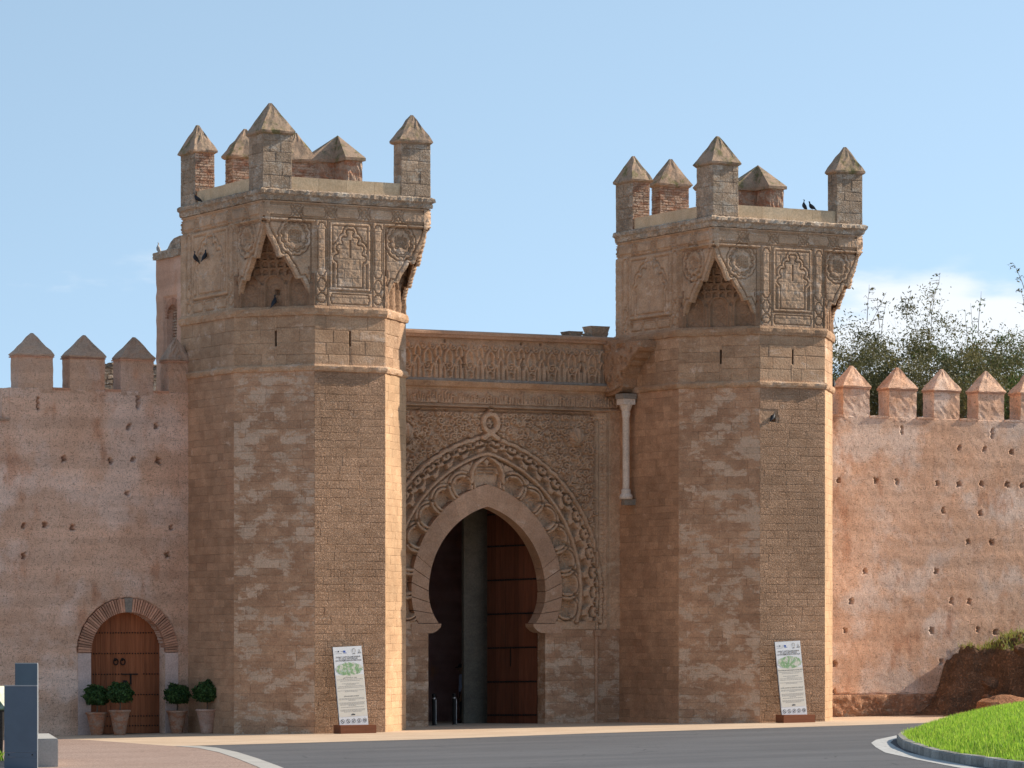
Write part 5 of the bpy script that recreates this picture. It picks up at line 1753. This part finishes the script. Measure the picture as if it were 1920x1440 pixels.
for i in range(22):
    a = rng.uniform(25.2, 28.8); b = rng.uniform(0.2, 4.2)
    j = int((a - 24.4) / .09); k = int((b + .6) / .09)
    tag(rock('stone_lump', (a, b, zz[k, j] + .02), (rng.uniform(.06, .16),) * 2 + (rng.uniform(.05, .1),), 30 + i, M['rock_red'], None, sub=2), 'small loose stone lying on the slope of the earth bank', 'stone', 'loose stones on the bank')

# grass verge at the left
vx = nrg.uniform(-22, -14.2, 9000); vy = nrg.uniform(-26, -16, 9000)
okv = (vx * 0.5 + 14.9 * .5 - (vy + 18.8) * .30 < -0.12)
vx, vy = vx[okv], vy[okv]
tag(blades('verge_grass', vx, vy, gz(vx, vy) + .012, 0.10, 0.30, 0.014, M['grass'], None, 12, 0.7), kind='stuff')


# ---------------------------------------------------------------- trees behind the right wall
def tree(name, x, y, h, spread, seed, nleaf, label, leafmat, group, wisp=14, leafsize=0.06):
    r = random.Random(seed)
    root = empty(name, (x, y, gz(x, y)), label, 'tree', group)
    base = Vector((x, y, gz(x, y) - .1))
    tr = MB(); tw = MB()
    tips = []

    def grow(p, d, L, rad, lev):
        n = 4 if lev < 2 else 3
        pts = [p]; rads = [rad]
        q = p.copy(); dd = d.copy()
        for i in range(n):
            dd = (dd + Vector((r.gauss(0, .14), r.gauss(0, .14), r.gauss(.05, .10)))).normalized()
            q = q + dd * (L / n)
            pts.append(q.copy()); rads.append(rad * (1 - 0.55 * (i + 1) / n))
        (tr if lev < 2 else tw).tube(pts, rads, 7 if lev < 1 else (5 if lev < 2 else 3), False)
        if lev >= 3:
            for s in pts[1:]: tips.append((s, dd))
        if lev >= 4: return
        k = [6, 6, 6, 3][lev]
        for i in range(k):
            f = 0.35 + 0.65 * (i + r.random()) / k
            j = min(int(f * n), n - 1); t = f * n - j
            s = pts[j].lerp(pts[j + 1], t)
            a = r.uniform(0, 2 * math.pi)
            out = Vector((math.cos(a), math.sin(a), r.uniform(-.15, .75))).normalized()
            nd = (dd * 0.45 + out * [spread, 0.9, .9, .9][lev]).normalized()
            grow(s, nd, L * r.uniform(.50, .72), rads[j] * .55, lev + 1)
    for i in range(3):
        a = r.uniform(0, 6.28)
        grow(base + Vector((math.cos(a) * .2, math.sin(a) * .2, 0)), Vector((math.cos(a) * .28, math.sin(a) * .28, 1)).normalized(), h * .62, .13, 0)
    # upright bare shoots above the crown
    top = sorted(tips, key=lambda t: -t[0].z)[:max(40, wisp * 4)]
    wl = []
    for i in range(wisp):
        s, _ = r.choice(top)
        L = r.uniform(.7, 2.1)
        pts = [s]; q = s.copy(); dd = Vector((r.gauss(0, .18), r.gauss(0, .18), 1)).normalized()
        for j in range(4):
            dd = (dd + Vector((r.gauss(0, .1), r.gauss(0, .1), 0))).normalized(); q = q + dd * L / 4; pts.append(q.copy())
        tw.tube(pts, [.016, .013, .010, .008, .005], 3, False)
        for j in range(9):
            u = r.uniform(.25, 1) * 4; b_ = min(int(u), 3); s2 = pts[b_].lerp(pts[b_ + 1], u - b_)
            a = r.uniform(0, 6.28); e = s2 + Vector((math.cos(a), math.sin(a), r.uniform(-.1, .6))) * r.uniform(.1, .3)
            e2 = e + Vector((r.gauss(0, .06), r.gauss(0, .06), -.06))
            tw.tube([s2, e, e2], [.007, .005, .003], 3, False)
            wl += [s2.lerp(e, r.random()) for _ in range(3)] + [e2]
    tr.build('trunk', M['bark'], root); tw.build('twigs', M['twig'], root)
    n = nleaf
    vis = [t for t in tips if t[0].z > 10.5] or tips      # the rampart hides everything lower
    tips = vis
    ncl = max(60, n // 150)                                # leaves grow in clumps round the twig ends
    cl = [tips[r.randrange(len(tips))][0] for _ in range(ncl)]
    cs = [r.uniform(.12, .30) for _ in cl]
    crnd = [r.random() for _ in cl]
    ti = [r.randrange(ncl) if r.random() < .85 else -1 for _ in range(n)]
    P = np.array([(cl[i] if i >= 0 else tips[r.randrange(len(tips))][0])[:] for i in ti]) + nrg.normal(0, 1, (n, 3)) * np.array([(cs[i] if i >= 0 else .15) for i in ti])[:, None]
    lr = np.array([(crnd[i] if i >= 0 else .5) for i in ti])
    if wl: P = np.concatenate([P, np.array([p[:] for p in wl])])
    n = len(P)
    nr_ = nrg.normal(0, 1, (n, 3)); nr_ /= np.linalg.norm(nr_, axis=1)[:, None]
    ax = np.cross(nr_, nrg.normal(0, 1, (n, 3))); ax /= np.linalg.norm(ax, axis=1)[:, None]
    bt = np.cross(nr_, ax)
    L_ = leafsize * nrg.uniform(.6, 1.4, n)[:, None]; W_ = L_ * .34
    V = np.stack([P - ax * L_, P + bt * W_, P + ax * L_, P - bt * W_], 1).reshape(-1, 3)
    me = mesh_np('crown', V, np.arange(n * 4).reshape(n, 4))
    at = me.attributes.new('rnd', 'FLOAT', 'POINT'); at.data.foreach_set('value', np.repeat(np.clip(np.concatenate([lr, nrg.rand(n - len(lr))]) * .75 + nrg.rand(n) * .25, 0, 1), 4).astype(np.float32))
    link('crown', me, leafmat, root)
    return root


tree('wispy_tree', 30.2, 12.5, 10.7, 1.0, 3, 17000, 'wispy grey green tree behind the sunlit rampart, next to the tower', M['tree_leaf'], 'trees behind the rampart', 9)
tree('wispy_tree', 34.6, 14.0, 13.3, 0.95, 8, 36000, 'tall wispy tree with bare shoots rising above the sunlit rampart', M['tree_leaf'], 'trees behind the rampart', 16)
tree('wispy_tree', 32.6, 16.5, 12.3, 1.0, 15, 24000, 'dark bushy tree filling the gap between the wispy trees behind the rampart', M['tree_leaf'], 'trees behind the rampart', 6)
tree('leafy_tree', 38.9, 14.0, 12.0, 0.95, 21, 26000, 'bright green leafy tree at the end of the row behind the rampart', M['tree_leaf2'], None, 4, 0.065)

# ---------------------------------------------------------------- potted box trees by the door
def pot_plant(x, y, h, r_top, mat, label, seed, crown_r, bushy=1.0):
    z = gz(x, y) + .012
    root = empty('potted_tree', (x, y, z), label, 'potted tree', 'potted topiary trees by the door')
    rr = random.Random(seed)
    q = r_top
    MB().lathe([(q * .50, 0), (q * .52, .03), (q * .56, h * .12), (q * .72, h * .48), (q * .88, h * .84), (q * .92, h * .90), (q * 1.0, h * .915), (q * 1.02, h * .96), (q * 1.0, h), (q * .90, h), (q * .86, h * .92), (q * .80, h * .88)], (x, y, z), 26).build('pot', mat, root, True)
    MB().lathe([(.001, h * .895), (q * .84, h * .89)], (x, y, z), 20, False).build('soil', M['soil'], root)
    cz = z + h + .24 + crown_r * .62
    t = MB()
    t.tube([(x, y, z + h * .88), (x + .02, y, z + h + .12), (x, y + .01, cz)], [.024, .02, .012], 7)
    for i in range(12):
        a = rr.uniform(0, 6.28); e = Vector((math.cos(a), math.sin(a), rr.uniform(-.35, .9))).normalized() * crown_r * .8
        t.tube([(x, y, z + h + .16 + rr.uniform(0, .1)), (x + e.x * .5, y + e.y * .5, cz + e.z * .3 - .08), (x + e.x, y + e.y, cz + e.z)], [.010, .007, .003], 4)
    t.build('stem', M['twig'], root)
    n = 3600
    R = np.random.RandomState(seed)
    d = R.normal(0, 1, (n, 3)); d /= np.linalg.norm(d, axis=1)[:, None]
    rad = crown_r * (R.uniform(.25, 1, n) ** .38)
    lump = 1 + .15 * np.sin(d[:, 0] * 5 + seed) * np.cos(d[:, 1] * 4 + seed * 2) + .09 * np.sin(d[:, 2] * 9 + d[:, 0] * 6 + seed) + R.uniform(-.05, .09, n) * (R.rand(n) < .12) * 2
    P = np.array([x, y, cz]) + d * (rad * lump)[:, None] * np.array([1.05, 1.05, .86])
    P[:, 2] = np.where(P[:, 2] < cz - crown_r * .55, cz - crown_r * .55 + R.uniform(-.05, .03, n), P[:, 2])
    nr_ = d + R.normal(0, .7, (n, 3)); nr_ /= np.linalg.norm(nr_, axis=1)[:, None]
    ax = np.cross(nr_, R.normal(0, 1, (n, 3))); ax /= np.linalg.norm(ax, axis=1)[:, None]; bt = np.cross(nr_, ax)
    L_ = .040 * R.uniform(.7, 1.4, n)[:, None]; W_ = L_ * .55
    V = np.stack([P - ax * L_, P + bt * W_, P + ax * L_, P - bt * W_], 1).reshape(-1, 3)
    me = mesh_np('crown', V, np.arange(n * 4).reshape(n, 4))
    at = me.attributes.new('rnd', 'FLOAT', 'POINT'); at.data.foreach_set('value', np.repeat(R.rand(n), 4).astype(np.float32))
    link('crown', me, M['box_leaf'], root)


pot_plant(-3.12, 4.55, .66, .32, M['terracotta_worn'], 'clipped tree in stained terracotta pot standing against the door jamb', 1, .36)
pot_plant(-2.62, 4.05, .72, .315, M['terracotta_worn'], 'clipped tree in reddish terracotta pot in front of the wooden door', 2, .37)
pot_plant(-.60, 4.60, .66, .31, M['terracotta_worn'], 'clipped tree in dull brown pot right of the wooden door', 3, .355)
pot_plant(.10, 4.15 + .05, .72, .33, M['terracotta_pale'], 'clipped tree in pale pinkish pot at the foot of the tower', 4, .40) if False else None
pot_plant(-.12, 3.55, .70, .325, M['terracotta_pale'], 'clipped tree in pale pinkish pot at the foot of the tower', 4, .385)


# ---------------------------------------------------------------- information boards
def text_mesh(body, size, align='CENTER', spacing=1.0):
    cu = bpy.data.curves.new('text', 'FONT'); cu.body = body; cu.size = size; cu.align_x = align; cu.space_line = spacing
    cu.offset = size * 0.012; cu.resolution_u = 2
    o = bpy.data.objects.new('text', cu); COL.objects.link(o)
    bpy.context.view_layer.update()
    me = bpy.data.meshes.new_from_object(o.evaluated_get(bpy.context.evaluated_depsgraph_get()))
    bpy.data.objects.remove(o); bpy.data.curves.remove(cu)
    return me


def map_material():
    n = NT('board_map')
    a = n.noise(9, 8, 0.7); b = n.noise(16, 6, 0.7, off=(3, 1, 2))
    c = n.mix(n.rng(a, .42, .56), (0.66, 0.64, 0.56), (0.24, 0.40, 0.20))
    c = n.mix(n.rng(b, .54, .66, 0, .8), c, (0.45, 0.58, 0.60))
    c = n.mix(n.rng(n.noise(24, 5, .7, off=(7, 7, 7)), .58, .66, 0, .8), c, (0.10, 0.13, 0.08))
    return n.done(c, .5)


M['map'] = map_material()


def info_board(x0, y0, label, heads, seed):
    zb = gz(x0, y0) + .012
    root = empty('information_board', (x0, y0, zb), label, 'sign', 'information boards')
    r = random.Random(seed)
    # timber plinth
    MB().box(x0 - .56, x0 + .56, y0 - .26, y0 + .20, zb, zb + .24).build('plinth', M['base_wood'], root)
    # leaning board in its own frame: local s across, t up, leaning back and a little to one side
    A = Vector((x0 - .02, y0 - .02, zb + .24)); up = Vector((-0.045, 0.11, 1)).normalized(); rt = Vector((1, 0, 0.0)); rt = (rt - up * rt.dot(up)).normalized(); nn = rt.cross(up)
    Wd, Hd = .90, 2.22
    if nn.y > 0: nn = -nn

    def quad_slab(s0, s1, t0, t1, d0, d1, name, mat, par):
        vs = []
        for d in (d0, d1):
            for (s, t) in ((s0, t0), (s1, t0), (s1, t1), (s0, t1)): vs.append(tuple(A + rt * s + up * t + nn * d))
        return link(name, mesh(name, vs, [(0, 3, 2, 1), (4, 5, 6, 7), (0, 1, 5, 4), (1, 2, 6, 5), (2, 3, 7, 6), (3, 0, 4, 7)]), mat, par)
    bd = quad_slab(-Wd / 2, Wd / 2, -.02, Hd, -.03, .0, 'board', M['board_white'], root)
    quad_slab(-Wd / 2 - .012, Wd / 2 + .012, -.02, Hd + .01, -.045, -.030, 'backing', M['iron'], root)
    quad_slab(-.44, .44, .24, 1.42, .001, .003, 'text_field', M['board_cream'], bd)

    def put_text(body, size, t, mat, s=0.0, name='lettering'):
        me = text_mesh(body, size)
        for v in me.vertices:
            v.co = A + rt * (s + v.co.x) + up * (t + v.co.y) + nn * .005
        me.materials.clear(); me.materials.append(mat)
        return link(name, me, mat, bd)
    put_text('RABAT CAPITALE MODERNE', .060, 1.905, M['ink'])
    put_text('ET VILLE HISTORIQUE', .060, 1.855, M['ink'])
    put_text('UN PATRIMOINE EN PARTAGE', .060, 1.805, M['ink'])
    # aerial drawing of the site: an oval print with ragged rim
    n = 60; vs = [tuple(A + up * 1.585 + nn * .004)]
    for i in range(n):
        a = 2 * math.pi * i / n; k = 1 + r.uniform(-.07, .05)
        vs.append(tuple(A + rt * (.43 * k * math.cos(a)) + up * (1.585 + .185 * k * math.sin(a)) + nn * .004))
    link('aerial_drawing', mesh('aerial_drawing', vs, [(0, 1 + i, 1 + (i + 1) % n) for i in range(n)]), M['map'], bd)
    # headings and paragraphs
    put_text(heads[0], .050, 1.33, M['ink']); put_text(heads[1], .045, .80, M['ink'])
    m = MB()

    def line(t, w, h=.012):
        s = -w / 2
        while s < w / 2:
            l = min(r.uniform(.02, .07), w / 2 - s)
            vs = [A + rt * a + up * b + nn * .005 for a, b in ((s, t), (s + l, t), (s + l, t + h), (s, t + h))]
            m.add(vs, [(0, 1, 2, 3)]); s += l + .012
    for t, w in ((1.285, .80), (1.245, .62), (1.165, .55), (1.13, .30), (1.09, .80), (1.05, .82), (.97, .82), (.94, .40), (.75, .78), (.72, .80), (.69, .22), (.63, .80), (.60, .78), (.57, .76), (.54, .25), (.50, .72), (.43, .78), (.40, .76), (.37, .55)):
        line(t, w)
    o = m.build('small_print', M['ink_grey'], bd); o['kind'] = 'stuff'
    put_text('VISIT', .03, .305, M['ink']); put_text('RABAT', .035, .27, M['ink']) if False else None
    quad_slab(-.06, .06, .275, .305, .004, .006, 'emblem', M['ink'], bd)
    # logos in the head strip
    quad_slab(-.14, -.07, 2.06, 2.11, .001, .004, 'logo', M['ink_blue'], bd)
    quad_slab(-.13, -.03, 2.035, 2.048, .001, .004, 'logo', M['ink_blue'], bd)
    quad_slab(-.31, -.27, 2.07, 2.11, .001, .004, 'logo', M['ink'], bd)
    for s0 in (-.40, -.22): quad_slab(s0, s0 + .07, 2.085, 2.095, .001, .004, 'logo', M['ink_grey'], bd)
    quad_slab(-.40, -.18, 2.03, 2.036, .001, .004, 'logo', M['ink_grey'], bd)

    def strip(pts, w, name, mat):
        mm = MB()
        for (a, b), (c, d) in zip(pts[:-1], pts[1:]):
            dd = Vector((c - a, d - b)); L = max(dd.length, 1e-6); px, py = -dd.y / L * w, dd.x / L * w
            mm.add([A + rt * s + up * t + nn * .006 for s, t in ((a + px, b + py), (c + px, d + py), (c - px, d - py), (a - px, b - py))], [(0, 1, 2, 3)])
        return mm.build(name, mat, bd)
    strip([(.15, 2.05), (.15, 2.11)] + [(.195 - .045 * math.cos(t), 2.11 + .045 * math.sin(t)) for t in np.linspace(0, math.pi, 9)] + [(.24, 2.05)], .008, 'logo', M['ink_grey'])
    quad_slab(.155, .235, 2.00, 2.03, .001, .004, 'logo', M['ink_grey'], bd)
    strip([(.32, 2.03), (.36, 2.05), (.36, 2.13), (.38, 2.06), (.42, 2.03), (.32, 2.03)], .006, 'logo', M['ink_grey'])
    quad_slab(.32, .42, 2.015, 2.03, .001, .004, 'logo', M['ink_grey'], bd)
    # row of round prohibition pictograms
    for i in range(5):
        s = -.35 + .175 * i; t = .115
        strip([(s + .055 * math.cos(a), t + .055 * math.sin(a)) for a in np.linspace(0, 2 * math.pi, 21)], .006, 'pictogram', M['ink'])
        g = [[(-.03, .03), (.03, -.03)], [(-.02, .035), (.0, .0), (.03, -.04)], [(-.03, -.03), (.03, .03)], [(-.015, -.04), (.0, .0), (.0, .035)], [(-.035, .02), (.0, .0), (.035, .02), (.0, .0), (.03, -.025)]][i]
        strip([(s + a, t + b) for a, b in g], .010, 'pictogram', M['ink'])
    return root


info_board(2.55, -.62, 'white information board on timber plinth against the tower beside the door and pots', ('موقع شالة الأثري'[::-1], 'SITE ARCHEOLOGIQUE'), 1)
info_board(17.32, -.62, 'white information board on timber plinth against the tower next to the sunlit rampart', ('THE CHELLAH ARCHAEOLOGICAL SITE', 'LE SITE ARCHEOLOGIQUE DU CHELLAH'), 2)


# ---------------------------------------------------------------- bollards in the gateway
for (x, y, lab) in ((9.06, 7.0, 'dark metal bollard close to the shaded jamb of the gateway'), (9.98, 7.4, 'dark metal bollard in the gateway beside the standing person')):
    z = gz(x, y)
    rt_ = empty('bollard', (x, y, z), lab, 'bollard', 'bollards in the gateway')
    MB().lathe([(.085, 0), (.085, .03), (.057, .035), (.057, .93), (.063, .94), (.063, .97), (.04, .985)], (x, y, z), 18).build('post', M['iron'], rt_, False)
    MB().lathe([(.059, .82), (.060, .825), (.060, .855), (.059, .86)], (x, y, z), 18, False).build('steel_band', M['steel'], rt_)
    MB().box(x + .052, x + .066, y - .03, y + .0, z + .04, z + .80).build('steel_strip', M['steel'], rt_)


# ---------------------------------------------------------------- person in the gateway (cap, pale blue shirt, dark trousers)
def person(x, y, face):
    z0 = gz(x, y) + .01
    root = empty('person', (x, y, z0), 'person in cap, pale blue shirt and dark trousers standing inside the gateway', 'person')
    f = Vector((math.cos(face), math.sin(face), 0)); s = Vector((-f.y, f.x, 0)); o = Vector((x, y, z0)); Zv = Vector((0, 0, 1))
    P = lambda a, b, c: o + f * a + s * b + Zv * c
    J = [(P(0, 0, 1.00), (.155, .12)), (P(.01, 0, 1.14), (.145, .105)), (P(.0, 0, 1.32), (.165, .115)), (P(-.01, 0, 1.48), (.15, .10)), (P(.0, 0, 1.56), (.062, .062)), (P(.02, 0, 1.63), (.07, .08)), (P(.03, 0, 1.72), (.082, .10)), (P(.02, 0, 1.80), (.075, .09))]
    E = [(i, i + 1) for i in range(7)]
    for sg in (-1, 1):
        n = len(J)
        J += [(P(0, sg * .10, .93), (.095, .095)), (P(.02, sg * .105, .52), (.068, .068)), (P(-.01, sg * .11, .10), (.046, .046)), (P(.05, sg * .12, .045), (.045, .045)), (P(.19, sg * .13, .035), (.038, .034))]
        E += [(0, n), (n, n + 1), (n + 1, n + 2), (n + 2, n + 3), (n + 3, n + 4)]
        n = len(J)
        J += [(P(-.01, sg * .20, 1.46), (.065, .065)), (P(-.03, sg * .255, 1.18), (.048, .048)), (P(.03, sg * .26, .92), (.036, .036)), (P(.045, sg * .255, .82), (.034, .022)), (P(.055, sg * .25, .74), (.026, .016))]
        E += [(3, n), (n, n + 1), (n + 1, n + 2), (n + 2, n + 3), (n + 3, n + 4)]
    me = bpy.data.meshes.new('body'); me.from_pydata([tuple(j[0]) for j in J], E, [])
    ob = bpy.data.objects.new('body', me); COL.objects.link(ob)
    sk = ob.modifiers.new('skin', 'SKIN'); sk.use_smooth_shade = True
    for v, j in zip(me.skin_vertices[0].data, J): v.radius = j[1]
    me.skin_vertices[0].data[0].use_root = True
    ob.modifiers.new('sub', 'SUBSURF').levels = 2
    bpy.context.view_layer.update()
    m2 = bpy.data.meshes.new_from_object(ob.evaluated_get(bpy.context.evaluated_depsgraph_get()))
    bpy.data.objects.remove(ob)
    m2.materials.clear()
    for k in ('shirt', 'trousers', 'skin', 'cloth_black'): m2.materials.append(M[k])
    for p in m2.polygons:
        h = p.center.z - z0; lat = abs((p.center - o).dot(s))
        p.material_index = 3 if h < .09 else (1 if h < 1.0 and lat < .215 else (2 if h > 1.55 or (h < 1.12 and lat > .205) else 0))
        p.use_smooth = True
    link('body', m2, None, root)
    hd = P(.03, 0, 1.72)
    c = MB()
    rings = []
    c.lathe([(.098, .055), (.104, .075), (.10, .115), (.075, .155), (.02, .172)], tuple(hd - Zv * .02), 16)
    bv = []
    for i in range(9):
        a = face - .75 + 1.5 * i / 8
        bv += [tuple(hd + Vector((math.cos(a), math.sin(a), 0)) * .09 + Zv * .05), tuple(hd + Vector((math.cos(a), math.sin(a), 0)) * (.09 + .10 * math.cos((i - 4) / 4 * 1.2)) + Zv * .03)]
    bv2 = [(a, b, c_ + .012) for a, b, c_ in bv]
    fs = []
    for i in range(8):
        fs += [(2 * i, 2 * i + 1, 2 * i + 3, 2 * i + 2), (18 + 2 * i, 18 + 2 * i + 2, 18 + 2 * i + 3, 18 + 2 * i + 1), (2 * i + 1, 18 + 2 * i + 1, 18 + 2 * i + 3, 2 * i + 3)]
    c.add(bv + bv2, fs)
    c.build('cap', M['cloth_black'], root)
    # nose
    nz = MB(); nz.tube([tuple(hd + f * .085 + Zv * .01), tuple(hd + f * .112 - Zv * .02), tuple(hd + f * .09 - Zv * .035)], [.012, .016, .010], 6); nz.build('nose', M['skin'], root)
    # hands: five fingers each
    for sg in (-1, 1):
        hm = MB()
        for i in range(4):
            b0 = P(.035 + .012 * i, sg * .252, .76)
            L = (.075, .085, .08, .065)[i]
            hm.tube([b0, b0 + Vector((0, 0, -L * .55)) + f * .004, b0 + Vector((0, 0, -L)) + f * .014 - s * sg * .012], [.009, .008, .006], 6)
        t0 = P(.075, sg * .245, .80); hm.tube([t0, t0 + f * .025 - Zv * .03, t0 + f * .028 - Zv * .06], [.011, .010, .007], 6)
        hm.build('fingers', M['skin'], root)
    return root


person(11.34, 9.45, math.radians(180 - 28.8 + 4))

# ---------------------------------------------------------------- pigeons
def pigeon_mesh(name, pitch=0.0, bend=0.0):
    # spine from tail to beak: (forward, up, half width, half height)
    sp = [(-.20, -.035, .022, .006), (-.14, -.02, .032, .012), (-.09, .0, .045, .035), (-.03, .01, .062, .058), (.04, .02, .066, .066), (.09, .04, .052, .055), (.115, .075, .032, .036), (.125, .105, .026, .027), (.135, .13, .028, .027), (.155, .14, .020, .019), (.172, .137, .008, .008), (.195, .130, .003, .003)]
    k = 10; vs = []; fs = []
    for (a, b, w, h) in sp:
        for j in range(k):
            t = 2 * math.pi * j / k
            x, y, z = a, w * math.cos(t), b + h * math.sin(t)
            ca, sa = math.cos(pitch), math.sin(pitch)
            vs.append((x * ca - z * sa, y, x * sa + z * ca + .085))
    n = len(sp)
    fs = [(i * k + j, i * k + (j + 1) % k, (i + 1) * k + (j + 1) % k, (i + 1) * k + j) for i in range(n - 1) for j in range(k)]
    fs += [tuple(range(k - 1, -1, -1)), tuple((n - 1) * k + j for j in range(k))]
    return mesh(name, vs, fs, True)


pm = {}


def pigeon(x, y, z, rot, label, pitch=0.0, mat='pigeon_dark', sc=1.0):
    key = (round(pitch, 2), mat)
    if key not in pm:
        pm[key] = pigeon_mesh('pigeon_body', pitch); pm[key].materials.append(M[mat])
    root = empty('pigeon', (x, y, z), label, 'bird', 'pigeons on the gate')
    root.rotation_euler = (0, 0, rot); root.scale = (sc, sc, sc)
    b = bpy.data.objects.new('body', pm[key]); COL.objects.link(b); b.parent = root
    if 'leg' not in pm:
        l = MB(); l.tube([(0, 0, .05), (0.005, 0, .012), (.0, 0, .004)], [.007, .005, .005], 5); l.tube([(-.015, 0, .004), (.03, 0, .004)], [.004, .003], 4)
        pm['leg'] = mesh('leg', l.v, l.f); pm['leg'].materials.append(M['rock_red'])
    for s_ in (-1, 1):
        lo = bpy.data.objects.new('leg', pm['leg']); COL.objects.link(lo); lo.parent = root; lo.location = (.01, s_ * .028, 0)


pigeon(-.10, 4.25, 15.335, 2.6, 'dark pigeon on the cornice under the corner merlon', .3)
pigeon(-.12, 4.35, 13.62, 2.9, 'dark pigeon perched left on the carved side face', .7)
pigeon(-.12, 3.72, 13.62, .4, 'dark pigeon perched by the square hole of the carved side face', .6)
pigeon(.78, .92, 12.13, .3, 'dark pigeon on the ledge of the muqarnas niche', .7)
pigeon(.10, 7.55, 14.165, 2.2, 'pale pigeon on the coping of the pink turret', .8, 'pigeon_pale')
pigeon(18.20, .20, 15.705, 2.6, 'upright dark pigeon on the stone parapet of the tower', .8)
pigeon(18.48, .20, 15.705, -2.9, 'crouching dark pigeon next to another on the stone parapet', .15)
pigeon(20.30, 1.75, 10.46, 1.0, 'dark pigeon on the string course corner beside the sunlit rampart', .2)
pigeon(16.93, .0, 9.25, .5, 'dark pigeon in a hole high on the tower front', .4, 'pigeon_dark', 1.0)

# ---------------------------------------------------------------- blue pylons, concrete bench, lectern panel
def pylon(x, y, w, d, h, rot, label, lean=0.0):
    z = gz(x, y) + .017
    root = empty('pylon', (x, y, z), label, 'pylon', 'blue grey pylons')
    root.rotation_euler = (lean, 0, rot)

    def part(name, m, mat):
        o = bpy.data.objects.new(name, mesh(name, m.v, m.f)); COL.objects.link(o); o.parent = root; o.data.materials.append(mat); return o
    zsplit = h * .20
    part('lower_panel', MB().box(-w / 2, w / 2, -d / 2, d / 2, 0, zsplit - .10), M['cabinet'])
    part('fixing_band', MB().box(-w / 2 + .003, w / 2 - .003, -d / 2 + .003, d / 2 - .003, zsplit - .096, zsplit - .004), M['cabinet'])
    part('upper_panel', MB().box(-w / 2, w / 2, -d / 2, d / 2, zsplit, h), M['cabinet'])
    part('lit_top', MB().box(-w / 2 - .004, w / 2 + .004, -d / 2 - .004, d / 2 + .004, h + .001, h + .02), M['cabinet_lit_edge'])  # added sliver, coloured as a sunlit top edge
    part('lit_side_edge', MB().box(w / 2 + .001, w / 2 + .014, -d / 2 - .004, d / 2 + .004, 0, h), M['cabinet_lit_edge'])  # added strip on one side, coloured as if sunlit
    for s_ in (-1, 1):
        b = MB().lathe([(.016, 0), (.016, .006), (.004, .008)], (0, 0, 0), 8)
        o = part('screw', b, M['iron']); o.location = (s_ * w * .36, -d / 2 + .001, zsplit - .05); o.rotation_euler = (math.pi / 2, 0, 0)
    return root


pylon(-16.36, -23.46, .66, .10, 1.68, -.46, 'low wide blue grey pylon in front of the taller one beside the bench')
pylon(-13.56, -16.62, .49, .12, 2.12, -.50, 'tall narrow blue grey pylon behind the low one beside the bench')
bench = empty('concrete_bench', (-14.9, -20.8, gz(-14.9, -20.8)), 'long plain concrete bench block next to the blue grey pylons', 'bench')
A_ = Vector((-15.30, -22.85, 0)); B_ = Vector((-13.50, -17.85, 0)); dv = (B_ - A_).normalized(); nv_ = Vector((-dv.y, dv.x, 0))
bm = bmesh.new()
pts = [A_, B_, B_ + nv_ * .75, A_ + nv_ * .75]
vb = [bm.verts.new((p.x, p.y, gz(p.x, p.y))) for p in pts]; vt_ = [bm.verts.new((p.x, p.y, gz(p.x, p.y) + .60)) for p in pts]
bm.faces.new(vb[::-1]); bm.faces.new(vt_)
for i in range(4): bm.faces.new((vb[i], vb[(i + 1) % 4], vt_[(i + 1) % 4], vt_[i]))
bmesh.ops.recalc_face_normals(bm, faces=bm.faces[:])
bmesh.ops.bevel(bm, geom=bm.edges[:], offset=.018, segments=2, affect='EDGES')
me = bpy.data.meshes.new('block'); bm.to_mesh(me); bm.free(); link('block', me, M['concrete'], bench)

lec = empty('lectern_panel', (-14.02, -16.45, gz(-14.0, -16.4)), 'small slanted panel with green picture on dark stand behind the pylons', 'sign')
zl = gz(-14.0, -16.4) + .017
def lpart(name, pts, mat):
    q = [Vector(p) for p in pts]
    n = (q[1] - q[0]).cross(q[2] - q[0]).normalized() * .02
    vs = [tuple(p + n) for p in q] + [tuple(p - n) for p in q]
    return link(name, mesh(name, vs, [(0, 1, 2, 3), (7, 6, 5, 4), (0, 4, 5, 1), (1, 5, 6, 2), (2, 6, 7, 3), (3, 7, 4, 0)]), mat, lec)
gm = NT('panel_print'); ga = gm.noise(7, 5, .7)
M['panel_print'] = gm.done(gm.mix(gm.rng(ga, .4, .62), (0.25, 0.30, 0.24), (0.10, 0.17, 0.06)), .4)
lpart('panel', [(-14.33, -16.60, zl + 1.10), (-13.75, -16.30, zl + 1.10), (-13.85, -16.10, zl + 1.62), (-14.43, -16.40, zl + 1.62)], M['panel_print'])
lpart('stand', [(-14.26, -16.50, zl), (-14.06, -16.40, zl), (-13.98, -16.36, zl + 1.15), (-14.22, -16.48, zl + 1.15)], M['iron'])
